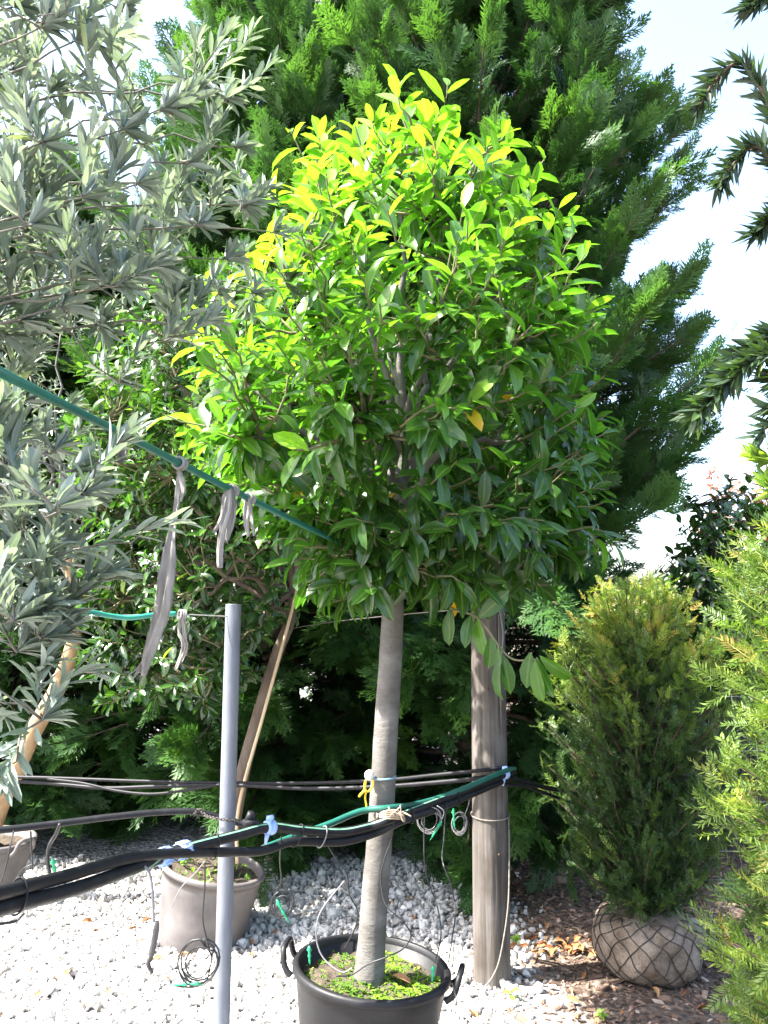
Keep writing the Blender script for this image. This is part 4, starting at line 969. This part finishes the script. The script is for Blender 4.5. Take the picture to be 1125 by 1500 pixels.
# ------------------------------------------------------------------ irrigation hoses
def hose(name, label, cat, pix, r, m, stripe=None, group=None, n=10, sides=12):
    p = spline([P(*q) if len(q) == 3 else q for q in pix], n); V, fs = tube(p, r, sides)
    if stripe:
        root = thing(name, label, cat, p[len(p) // 2], group); obj('pipe', V, fs, m, root)
        T = nrm(np.gradient(p, axis=0)); up = np.stack([np.zeros(len(p)), np.full(len(p), -.8), np.interp(project(p)[:, 0], [0, 200, 280, 700], [-.30, -.25, stripe, stripe])], -1); u = up - T * np.sum(T * up, 1, keepdims=True)
        w = nrm(np.cross(T, u)); u = nrm(u); q = p + u * (r + .0006)
        Vs = np.stack([q - w * .0026 - u * .0004, q, q + w * .0026 - u * .0004], 1).reshape(-1, 3); k = np.arange(len(p) - 1)[:, None] * 3 + np.arange(2)[None]
        obj('stripe', Vs, np.stack([k, k + 1, k + 4, k + 3], -1).reshape(-1, 4), M['stripe'], root); return p
    o = obj(name, V, fs, m); tag(o, label, cat, group); return p
HG = 'irrigation hoses strung between the poles and trees'
h1 = hose('irrigation_hose', 'thick black hose with a pale green stripe, front one of the bundle', 'hose', [(-120, 1368, 1.30), (0, 1331, 1.5), (110, 1302, 1.76), (205, 1268, 2.03), (275, 1243, 2.2), (345, 1224, 2.345), (395, 1212, 2.46), (440, 1216, 2.55), (500, 1219, 2.66), (540, 1211, 2.74), (580, 1197, 2.775), (650, 1170, 3.08), (735, 1136, 3.50), (752, 1130, 3.62), (735, 1128, 3.74)], .0150, M['hose'], stripe=.75, group=HG)
h2 = hose('irrigation_hose', 'thick plain black hose sagging below the striped one past the steel pole', 'hose', [(-120, 1338, 1.29), (0, 1308, 1.49), (90, 1285, 1.72), (190, 1257, 1.98), (255, 1250, 2.13), (330, 1248, 2.335), (385, 1246, 2.46), (430, 1233, 2.55), (500, 1233, 2.67), (548, 1221, 2.76), (590, 1202, 2.80), (650, 1181, 3.06), (732, 1146, 3.50), (753, 1139, 3.63), (737, 1135, 3.74)], .0135, M['hose'], group=HG)
hose('irrigation_hose', 'slimmer green-striped hose joining the bundle at the laurel trunk', 'hose', [(385, 1243, 2.50), (430, 1226, 2.60), (480, 1208, 2.69), (530, 1188, 2.765), (575, 1183, 2.775), (610, 1178, 2.93), (660, 1163, 3.12), (738, 1130, 3.49), (754, 1126, 3.62)], .0105, M['green_hose'], group=HG)
hose('irrigation_hose', 'slim black hose arching from the left edge to behind the steel pole', 'hose', [(-120, 1226, 2.15), (0, 1216, 2.25), (80, 1207, 2.32), (160, 1197, 2.38), (230, 1190, 2.43), (285, 1189, 2.46), (325, 1198, 2.475), (352, 1206, 2.48), (378, 1212, 2.475)], .0098, M['hose'], group=HG)
BH = 'irrigation hoses strung between the poles and trees'
hose('irrigation_hose', 'upper thin back hose passing behind both trunks to the post', 'hose', [(-120, 1135, 4.3), (60, 1139, 4.2), (200, 1144, 4.1), (335, 1147, 4.0), (450, 1147, 3.9), (560, 1143, 3.75), (640, 1135, 3.6), (700, 1129, 3.52), (742, 1124, 3.54)], .0085, M['hose'], group=BH)
hose('irrigation_hose', 'lower thin back hose, behind both trunks', 'hose', [(-120, 1142, 4.32), (50, 1146, 4.22), (150, 1154, 4.12), (230, 1152, 4.05), (335, 1150, 3.97), (450, 1155, 3.86), (560, 1152, 3.72), (640, 1146, 3.6), (700, 1140, 3.525), (744, 1134, 3.56)], .0095, M['hose'], group=BH)
hose('irrigation_hose', 'thin sagging hose dipping below the back hoses on the left', 'hose', [(70, 1141, 4.16), (120, 1147, 4.1), (170, 1158, 4.05), (220, 1163, 4.0), (270, 1158, 3.97), (330, 1148, 3.94)], .0068, M['hose'], group=BH)
hose('irrigation_hose', 'pair end of black hose leaving the post towards the balled yew', 'hose', [(742, 1140, 3.56), (765, 1144, 3.66), (800, 1154, 3.75), (835, 1160, 3.8), (880, 1172, 3.95)], .0095, M['hose'], group=BH)
hose('irrigation_hose', 'thin black hose under the one leaving the post to the right', 'hose', [(742, 1150, 3.56), (770, 1152, 3.66), (810, 1166, 3.75), (850, 1180, 3.85)], .0075, M['hose'], group=BH)

def band(path, f, ln, r, m, name, label, cat, parent=None, ends=True, lump=.0, group=None):
    """a sleeve that follows a hose path"""
    n = len(path); k = int(f * (n - 1)); c = path[k]; T = nrm(path[min(k + 1, n - 1)] - path[max(k - 1, 0)])
    t = np.linspace(-.5, .5, 9); pts = c + T * (t[:, None] * ln); rr = r * np.array([.78, .98, 1.03, 1, .97, 1, 1.03, .98, .78]) * (1 + lump * rng.normal(0, 1, 9))
    V, fs = tube(pts, rr, 14); o = obj(name, V, fs, m, parent)
    return tag(o, label, cat, group) if label else o
def frac_at(path, px):
    return float(np.argmin(np.abs(project(path)[:, 0] - px))) / (len(path) - 1)
def coupling(px, label):
    c = h1[int(frac_at(h1, px) * (len(h1) - 1))]; root = thing('hose_coupling', label, 'hose coupling', c)
    for dx, ln, r in ((-13, .040, .0225), (14, .040, .0225)):
        band(h1, frac_at(h1, px + dx), ln, r, M['blue_clip'], 'nut', None, None, root)
        f = frac_at(h1, px + dx); k = int(f * (len(h1) - 1)); T = nrm(h1[k + 1] - h1[k - 1]); e1 = nrm(np.cross(T, [0, 0, 1])); e2 = np.cross(T, e1)
        for q in range(12):
            a = q * math.pi / 6; o = math.cos(a) * e1 + math.sin(a) * e2
            V, fs = tube([h1[k] + o * .0225 - T * .016, h1[k] + o * .0225 + T * .016], .0022, 5); obj('grip_rib', V, fs, M['blue_clip'], root)
    band(h1, frac_at(h1, px), .05, .0185, M['hose'], 'sleeve', None, None, root)
coupling(253, 'pale blue two-nut coupling on the striped hose left of the steel pole')
def clip(px, py, Yd, label, r=.021, path=h1):
    c = path[int(frac_at(path, px) * (len(path) - 1))]; root = thing('hose_clamp', label, 'hose clamp', c)
    band(path, frac_at(path, px), .034, r, M['blue_clip'], 'ring', None, None, root, lump=.05)
    q = c + np.array([0, -.004, .028]); V, fs = tube([c + np.array([0, 0, .012]), q, q + np.array([.012, 0, .004])], [.012, .011, .006], 10); obj('boss', V, fs, M['blue_clip'], root)
    V, fs = tube([c + np.array([-.004, -.012, -.012]), c + np.array([-.010, -.014, -.045])], [.008, .004], 8); obj('tail', V, fs, M['blue_clip'], root)
clip(396, 1212, 2.46, 'pale blue clamp on the striped hose just right of the steel pole')
clip(740, 1133, 3.5, 'pale blue clamp where the hoses meet the wooden post', .020)
# elbow at the end of the arching hose
e = P(366, 1205, 2.478); root = thing('hose_elbow', 'black plastic elbow fitting beside the blue clamp right of the steel pole', 'hose fitting', e)
V, fs = tube([P(358, 1208, 2.48), P(366, 1205, 2.478), P(376, 1210, 2.472)], [.016, .0175, .0165], 12); obj('body', V, fs, M['hose'], root)
V, fs = tube([P(364, 1204, 2.478), P(369, 1190, 2.476)], [.014, .013], 10); obj('spigot', V, fs, M['hose'], root)

# cable ties round the bundle
for k, (px, lab) in enumerate([(24, 'nearest the left edge'), (314, 'left of the steel pole'), (436, 'between the pole and the laurel trunk'), (470, 'pale one left of the laurel trunk'), (600, 'just right of the laurel trunk'), (668, 'halfway from the laurel trunk to the post')]):
    i1 = int(frac_at(h1, px) * (len(h1) - 1)); i2 = int(frac_at(h2, px) * (len(h2) - 1)); a, b_ = h1[i1], h2[i2]
    T = nrm(h1[min(i1 + 1, len(h1) - 1)] - h1[i1 - 1]); m_ = (a + b_) / 2; v = b_ - a; v -= T * (v @ T); hl = np.linalg.norm(v) / 2 + .0185; e1 = nrm(v); e2 = np.cross(T, e1)
    pts = [m_ + e1 * hl * math.cos(q) + e2 * .0185 * math.sin(q) for q in np.linspace(0, 2 * math.pi, 28)]
    V, fs = tube(pts, .0022, 5); tag(obj('cable_tie', V, fs, M['grey_tube'] if k in (3,) else M['hose']), 'cable tie round the hose bundle, ' + lab, 'cable tie')

# thin drip tubes, coils and drippers
DG = 'thin drip tubes hanging from the hoses'
def drip(pix, label, r=.0024, m=None): return hose('drip_tube', label, 'drip tube', pix, r, m or M['drip'], group=DG, n=8, sides=6)
def coil(cx, cy, Yd, rpx, turns, label, m=None, r=.0022, lead=None, oval=1.0):
    c = P(cx, cy, Yd); R0 = rpx / F * Yd; pts = []
    if lead: pts += list(spline([P(*q) for q in lead], 6))
    for q in np.linspace(0, turns * 2 * math.pi, int(turns * 18)):
        k = int(q / (2 * math.pi)); w = 1 + .24 * math.sin(k * 2.1 + .7) + .07 * math.sin(2 * q + k)
        pts.append(c + np.array([R0 * w * math.sin(q + .3 * k) * oval, .012 * math.sin(k * 1.7) + .004 * math.sin(q * 2), R0 * w * math.cos(q + .3 * k) + .004 * math.sin(k * 3)]))
    V, fs = tube(pts, r, 6); tag(obj('drip_coil', V, fs, m or M['drip']), label, 'tube coil', 'coiled drip tubes tied to the hoses')
def dripper(a, b_, Yd, label, r=.0042):
    A, B = P(*a, Yd), P(*b_, Yd); root = thing('dripper', label, 'dripper', B)
    t = np.linspace(0, 1, 9)[:, None]; V, fs = tube(A + (B - A) * t, r * np.array([.6, 1.2, 1.2, .7, 1.3, .7, .8, .6, .2]), 8); obj('spike', V, fs, M['green_clip'], root)
    m_ = A + (B - A) * .2; V, fs = tube([m_ + np.array([-.008, 0, 0]), m_ + np.array([.008, 0, 0])], r * .6, 6); obj('barb', V, fs, M['green_clip'], root)
drip([(209, 1266, 2.03), (218, 1277, 2.02), (223, 1300, 2.02), (225, 1350, 2.02)], 'pale grey tube curling down from the hose left of the grey pot', .0034, M['grey_tube'])
sl_ = spline([P(230, 1350, 2.02), P(227, 1372, 2.02), P(222, 1398, 2.02), P(217, 1412, 2.02), P(223, 1426, 2.02)], 5)
V, fs = tube(sl_, .0075 * np.interp(np.linspace(0, 1, len(sl_)), [0, .1, .5, .75, 1], [.6, 1.1, 1.0, .8, .5]) * (1 + .12 * rng.normal(0, 1, len(sl_))), 9); tag(obj('foam_sleeve', V, fs, M['rag_dark']), 'ragged black sleeve hanging on the end of the pale grey tube', 'sleeve')
coil(291, 1408, 2.32, 25, 5, 'black tube coil hanging low beside the steel pole', lead=[(300, 1262, 2.30), (300, 1300, 2.31), (297, 1345, 2.32), (303, 1376, 2.32), (308, 1395, 2.32)])
dripper((296, 1441), (246, 1443), 2.32, 'green dripper lying under the coil beside the steel pole')
drip([(308, 1420, 2.32), (300, 1440, 2.32), (280, 1446, 2.32), (256, 1444, 2.32)], 'short black tube under the low coil by the pole')
coil(413, 1325, 2.62, 16, 3, 'dark coil with green dripper hanging in front of the gravel left of the black pot', oval=.9, lead=[(412, 1226, 2.50), (410, 1262, 2.56), (412, 1290, 2.6), (404, 1305, 2.62)])
dripper((405, 1318), (424, 1353), 2.61, 'green dripper tied in the coil left of the black pot')
coil(629, 1201, 2.98, 15, 4, 'pale grey coil below the hoses right of the laurel trunk', M['grey_tube'], .0015, lead=[(640, 1180, 2.98), (650, 1188, 2.97), (648, 1200, 2.97)])
dripper((647, 1203), (630, 1231), 2.96, 'slanting green dripper beside the pale coil right of the laurel trunk')
coil(673, 1206, 3.2, 13, 4, 'dark grey hanging coil just left of the wooden post', M['grey_tube'], .0015, oval=.75, lead=[(688, 1168, 3.25), (686, 1180, 3.24), (680, 1196, 3.22)])
dripper((664, 1184), (666, 1215), 3.18, 'upright green dripper in the coil left of the wooden post')
drip([(577, 1205, 2.755), (573, 1230, 2.80), (562, 1262, 2.795), (558, 1290, 2.79), (565, 1325, 2.77), (590, 1350, 2.74), (602, 1370, 2.72), (590, 1390, 2.72), (566, 1402, 2.70), (540, 1412, 2.70), (515, 1428, 2.68), (492, 1430, 2.68)], 'black drip tube running down the laurel trunk and looping over the soil')
drip([(655, 1178, 3.05), (652, 1200, 3.03), (650, 1232, 3.0), (648, 1260, 2.97), (660, 1295, 2.9), (667, 1335, 2.85), (662, 1375, 2.8), (657, 1410, 2.78)], 'drip tube falling to the right handle of the black pot', .0026)
drip([(622, 1190, 2.96), (621, 1240, 2.94), (624, 1280, 2.9), (641, 1330, 2.84), (646, 1370, 2.8), (638, 1408, 2.72)], 'drip tube falling to the green dripper in the right of the pot')
drip([(478, 1235, 2.66), (492, 1258, 2.67), (508, 1280, 2.68), (512, 1310, 2.7), (524, 1335, 2.72), (520, 1360, 2.74), (503, 1392, 2.76)], 'drip tube dropping behind the left of the laurel trunk')
drip([(505, 1290, 2.7), (480, 1320, 2.7), (466, 1345, 2.7), (464, 1378, 2.72), (475, 1405, 2.72), (500, 1424, 2.70), (516, 1418, 2.70)], 'grey tube looping over the moss at the left of the pot', .0024, M['grey_tube'])
drip([(454, 1380, 2.78), (460, 1372, 2.8), (452, 1384, 2.78), (453, 1395, 2.78)], 'tiny tube stub above the left dripper in the pot', .002)
dripper((453, 1386), (454, 1414), 2.77, 'green dripper standing in the left of the black pot', .005)
dripper((635, 1415), (633, 1440), 2.72, 'green dripper standing in the right of the black pot', .005)
drip([(662, 1440, 2.66), (668, 1462, 2.6), (674, 1500, 2.55), (677, 1550, 2.5)], 'single thin tube hanging off the right side of the black pot', .0018)
coil(52, 1290, 2.5, 20, 1.6, 'loose black loop on the left in front of the olive pot', oval=1.2, lead=[(12, 1330, 2.3), (16, 1300, 2.4), (30, 1280, 2.45)])
drip([(20, 1218, 2.24), (15, 1240, 2.3), (6, 1280, 2.3), (-6, 1310, 2.3)], 'black tube dropping from the arching hose at the left edge')
drip([(88, 1207, 2.31), (82, 1222, 2.32), (72, 1240, 2.33), (70, 1262, 2.33), (74, 1284, 2.33)], 'thick black tube end hanging from the arching hose', .0055)
dripper((77, 1258), (82, 1285), 2.31, 'green dripper taped to the hanging tube end at the left', .005)
drip([(45, 1218, 2.28), (46, 1245, 2.3), (48, 1275, 2.32)], 'straight thin tube below the arching hose at the left')
drip([(35, 1338, 1.6), (25, 1348, 1.6), (10, 1352, 1.58), (-20, 1356, 1.55)], 'black tube loop under the thick hoses at the left edge', .003)
drip([(300, 1262, 2.27), (285, 1280, 2.3), (262, 1305, 2.35), (245, 1345, 2.6), (238, 1352, 3.6)], 'fine grey wire crossing the front of the grey pot', .0013, M['grey_tube'])

# chain round the steel pole
def chain():
    pts = spline([P(285, 1193, 2.44), P(292, 1185, 2.43), P(300, 1194, 2.42), P(312, 1198, 2.385), P(322, 1200, 2.372), P(334, 1201, 2.37), P(345, 1202, 2.385), P(349, 1202, 2.42), P(340, 1201, 2.45), P(322, 1199, 2.45)], 6)
    seg = np.concatenate([[0], np.cumsum(np.linalg.norm(np.diff(pts, axis=0), axis=1))]); n = int(seg[-1] / .0085); parts = []
    for k in range(n):
        s = k * .0085; c = np.array([np.interp(s, seg, pts[:, q]) for q in range(3)]); c2 = np.array([np.interp(s + .002, seg, pts[:, q]) for q in range(3)]); T = nrm(c2 - c); e1 = nrm(np.cross(T, [0, 0, 1] if k % 2 else [0, 1, .2]))
        ring = [c + T * .0068 * math.cos(q) + e1 * .0042 * math.sin(q) for q in np.linspace(0, 2 * math.pi, 10)]; parts.append(tube(ring, .0013, 5))
    V, fs = merge(parts); tag(obj('chain', V, fs, M['dark_wire']), 'small dark chain looped round the steel pole and the arching hose', 'chain')
chain()

# ties on the laurel trunk
tz = P(561, 1139, YT); tw_r = .0415
pts = [(tz[0] + (tw_r + .0025) * math.cos(q), YT + (tw_r + .0025) * math.sin(q), tz[2] + .004 * math.sin(q * .5) + .010 * (q / 12.6) - .004) for q in np.linspace(0, 4 * math.pi, 70)]
V, fs = tube(pts, .0034, 7); tag(obj('trunk_band', V, fs, M['blue_band']), 'blue-grey band wound round the laurel trunk', 'band')
u_ = P(541, 1136, YT - .045); nu, nv = 16, 10
V = np.array([(u_[0] + .0165 * math.sin(a) * math.cos(b_) * (1 + .12 * math.sin(3 * b_)), u_[1] + .016 * math.sin(a) * math.sin(b_), u_[2] + .0175 * math.cos(a) * (1 + .1 * math.sin(2 * b_ + 1))) for a in np.linspace(0, math.pi, nv) for b_ in np.linspace(0, 2 * math.pi, nu, endpoint=False)])
i = np.arange(nv - 1)[:, None] * nu; j = np.arange(nu)[None]; k = (j + 1) % nu
tag(obj('foam_wad', V, np.stack([i + j, i + nu + j, i + nu + k, i + k], -1).reshape(-1, 4), M['white']), 'crumpled white wad tucked under the band on the laurel trunk', 'wad')
yy = YT - .052
V, fs = merge([tube(spline([P(547, 1142, yy), P(546, 1152, yy), P(538, 1160, yy), P(534, 1152, yy), P(536, 1143, yy), P(534, 1156, yy), P(527, 1166, yy)], 6), .0036, 7), tube(spline([P(537, 1158, yy), P(535, 1168, yy), P(537, 1180, yy), P(538, 1191, yy)], 6), .0036, 7), tube(spline([P(537, 1158, yy), P(531, 1161, yy - .004), P(526, 1167, yy)], 6), .0045, 7)])
tag(obj('yellow_cord', V, fs, M['yellow']), 'knotted yellow cord hanging beside the laurel trunk', 'cord')
def twine():
    zt = P(570, 1192, YT); parts = []
    for s in range(5):
        a = zt + np.array([-.045, -.03, -.010 + .005 * s]); parts.append(tube(spline([a, P(560, 1190 + 2 * s, 2.745), P(578, 1187 + 3 * s, 2.742), P(588, 1192 + 2 * s, 2.76), P(592, 1200 + s, 2.80), P(580, 1205, 2.84)], 6), .0035, 6))
    for q in range(6):
        a = P(582 + rng.normal(0, 3), 1192 + rng.normal(0, 3), 2.742); parts.append(tube(spline([a, a + np.array([rng.normal(0, .012), -.006, rng.uniform(-.02, .02)]), a + np.array([rng.normal(.012, .014), -.008, rng.uniform(-.045, .03)])], 5), [*np.linspace(.0042, .0022, 11)], 6))
    V, fs = merge(parts); tag(obj('twine', V, fs, M['twine']), 'tan twine knot tying the hoses to the laurel trunk', 'twine')
twine()

# ------------------------------------------------------------------ green guy hose with rags, and the teal one below
gp = hose('guy_hose', 'long dark green hose slanting from upper left to the laurel trunk', 'hose', [(-140, 474, 1.12), (0, 545, 1.30), (90, 591, 1.48), (180, 636, 1.69), (340, 718, 2.12), (450, 772, 2.45), (548, 818, 2.805), (566, 828, 2.83)], .0090, M['green_hose'])
w0 = P(572, 836, YT)
pts = [(w0[0] + .044 * math.cos(q), YT + .044 * math.sin(q), w0[2] + .010 * math.sin(q)) for q in np.linspace(0, 2 * math.pi, 30)]
V, fs = tube(pts, .009, 9); tag(obj('guy_collar', V, fs, M['rag']), 'collar tied round the laurel trunk where the green hose meets it', 'collar')
tl = hose('guy_hose', 'short wavy teal hose sleeve beside the top of the steel pole', 'hose', [(60, 905, 2.05), (95, 902, 2.12), (130, 897, 2.18), (160, 902, 2.22), (190, 905, 2.25), (225, 901, 2.29), (258, 899, 2.32)], .0072, M['teal_hose'])
hose('guy_wire', 'thin wire from the teal sleeve to the top of the steel pole', 'wire', [(-100, 905, 1.9), (60, 905, 2.05), (160, 902, 2.22), (258, 900, 2.32), (335, 903, 2.385)], .0016, M['wire'])
hose('guy_wire', 'dark taut wire from the rear laurel past the laurel trunk', 'wire', [(420, 922, 4.06), (480, 912, 3.9), (552, 904, 3.7), (640, 896, 3.68), (700, 892, 3.6)], .0022, M['dark_wire'])

def ribbon(center, widths, twist, seed, fold=.35, cols=7, thick=.0016):
    r = np.random.default_rng(seed); p = spline(center, 6); n = len(p); T = nrm(np.gradient(p, axis=0)); w = np.interp(np.linspace(0, 1, n), np.linspace(0, 1, len(widths)), widths); tw = np.interp(np.linspace(0, 1, n), np.linspace(0, 1, len(twist)), twist)
    e1 = nrm(np.cross(T, [0, 1.0, .05])); e2 = np.cross(T, e1); u = np.linspace(-1, 1, cols); ph = r.uniform(0, 6, 3)
    V = []
    for s in (1, -1):
        for i in range(n):
            a = math.cos(tw[i]) * e1[i] + math.sin(tw[i]) * e2[i]; b_ = -math.sin(tw[i]) * e1[i] + math.cos(tw[i]) * e2[i]
            for q in u: V.append(p[i] + a * w[i] * q * (1 + .06 * math.sin(i * 1.7 + ph[0])) + b_ * (w[i] * fold * math.sin(q * 4.2 + ph[1] + i * .12) + s * thick))
    i = np.arange(n - 1)[:, None] * cols; j = np.arange(cols - 1)[None]; Q = np.stack([i + j, i + j + 1, i + cols + j + 1, i + cols + j], -1).reshape(-1, 4); o = n * cols
    fs = [Q, Q[:, ::-1] + o]
    for a, b_ in ((0, o),):
        for col in (0, cols - 1):
            k = np.arange(n - 1) * cols + col; fs.append(np.stack([k, k + cols, k + cols + o, k + o], -1))
        for row in (0, n - 1):
            k = row * cols + np.arange(cols - 1); fs.append(np.stack([k, k + 1, k + 1 + o, k + o], -1))
    return np.array(V), [np.vstack(fs)]
def loop_on(path, px, r=.0135, th=.004):
    k = int(frac_at(path, px) * (len(path) - 1)); c = path[k]; T = nrm(path[min(k + 1, len(path) - 1)] - path[k - 1]); e1 = nrm(np.cross(T, [0, 1, 0])); e2 = np.cross(T, e1); parts = []
    for s in (-.005, .002, .008): parts.append(tube([c + T * (s + .003 * math.sin(q)) + (e1 * math.cos(q) + e2 * math.sin(q)) * r for q in np.linspace(0, 2 * math.pi, 16)], th, 6))
    return parts
def rag(label, strips, path, px, m):
    root = thing('cloth_rag', label, 'rag', strips[0][0][0] if not isinstance(strips[0][0][0], tuple) else P(*strips[0][0][0]), 'weathered cloth ties on the guy lines')
    V, fs = merge(loop_on(path, px)); obj('knot', V, fs, m, root)
    for q, (c, w, tw) in enumerate(strips):
        V, fs = ribbon([P(*z) for z in c], w, tw, q + int(px)); obj('strip', V, fs, m, root)
    return root
yg = 1.905
rg = rag('long frayed grey cloth strip hanging from the green hose down past the teal sleeve', [([(264, 684, yg), (262, 712, yg), (259, 745, yg), (252, 780, yg), (246, 830, yg), (238, 890, yg), (226, 930, yg), (215, 965, yg), (210, 990, yg)], [.004, .010, .012, .009, .018, .020, .016, .014, .007], [0, .4, .9, .3, .1, .5, .2, .3, .4]), ([(262, 690, yg - .01), (268, 715, yg - .012), (265, 735, yg - .01)], [.006, .009, .003], [.5, 1, 1.2])], gp, 264, M['rag'])
parts = [tube(spline([P(212 + 3 * math.sin(q), 962 + 3 * q, yg), P(208 + q * 1.5 - 8, 980 + q, yg), P(200 + q * 2.2 - 9 + rng.normal(0, 2), 988 + 9 * math.sin(q) + q, yg)], 5), .0008, 4) for q in range(9)]
V, fs = merge(parts); obj('frayed_threads', V, fs, M['rag'], rg)
y2 = 2.105
rag('cloth rag with several loose grey ends on the green hose left of the laurel crown', [([(336, 714, y2), (331, 730, y2), (326, 755, y2), (318, 772, y2), (312, 780, y2)], [.006, .010, .008, .006, .004], [0, .3, .8, .3, .1]), ([(337, 716, y2 - .01), (334, 745, y2 - .01), (326, 775, y2 - .012), (322, 805, y2 - .01), (322, 832, y2 - .01)], [.006, .010, .009, .009, .008], [.4, .2, .6, .2, .1]), ([(340, 716, y2), (343, 745, y2), (338, 770, y2), (331, 795, y2)], [.006, .009, .010, .004], [0, .5, .3, .6])], gp, 338, M['rag'])
rag('short pale cloth tie lowest on the green hose, nearest the crown', [([(363, 728, 2.185), (362, 745, 2.185), (361, 765, 2.185), (364, 786, 2.185)], [.006, .010, .008, .004], [0, .4, .2, .6]), ([(366, 728, 2.18), (368, 750, 2.18), (372, 785, 2.18)], [.005, .007, .002], [.3, .8, .5])], gp, 365, M['rag'])
rag('dark cloth tie highest on the green hose among the olive leaves', [([(184, 640, 1.70), (180, 655, 1.70), (176, 678, 1.70)], [.010, .014, .010], [0, .3, .1]), ([(189, 641, 1.695), (184, 660, 1.695), (182, 672, 1.695)], [.006, .009, .004], [.3, .8, .5])], gp, 187, M['rag_dark'])
rag('small looped cloth strip on the thin wire beside the steel pole', [([(265, 902, 2.325), (263, 925, 2.325), (270, 945, 2.325), (264, 965, 2.325), (257, 982, 2.325)], [.006, .008, .009, .007, .003], [0, .8, .3, .9, .2]), ([(267, 902, 2.32), (270, 930, 2.32), (273, 950, 2.32), (266, 970, 2.32)], [.005, .007, .008, .003], [.5, .2, .6, .3])], [P(258, 900, 2.32), P(262, 900, 2.324), P(266, 901, 2.328), P(270, 901, 2.33)], 266, M['rag'])

# ------------------------------------------------------------------ seedlings
def seedling(px, py, Yd, n, L, label):
    p = P(px, py, Yd); p[2] = hgt(p[0], p[1]); root = thing('seedling', label, 'weed', p)
    h = L * .9; V, fs = tube([p - np.array([0, 0, .005]), p + np.array([.004, 0, h])], .002, 6); obj('stem', V, fs, M['twig'], root)
    th = np.arange(n) * 2.4; pos = p + np.stack([np.zeros(n), np.zeros(n), h * (.35 + .65 * np.arange(n) / max(1, n - 1))], -1)
    d = np.stack([np.cos(th), np.sin(th), rng.uniform(.1, .6, n)], -1); u = np.tile([0, 0, 1.0], (n, 1)) + rng.normal(0, .2, (n, 3))
    lay_leaves(root, OVAL, pos, orient(d, u), rng.uniform(.8, 1.2, n) * L, rng.uniform(.4, 1, n), M['weed'], n)
seedling(748, 1457, 3.45, 6, .045, 'pale green broad-leaved seedling at the right foot of the wooden post')
seedling(263, 1475, 3.1, 8, .030, 'small weed growing in the gravel left of the steel pole')
seedling(755, 1380, 4.0, 9, .04, 'weed clump in the shade behind the wooden post')
seedling(880, 1478, 3.3, 9, .03, 'low weed in the mulch right of the wooden post')
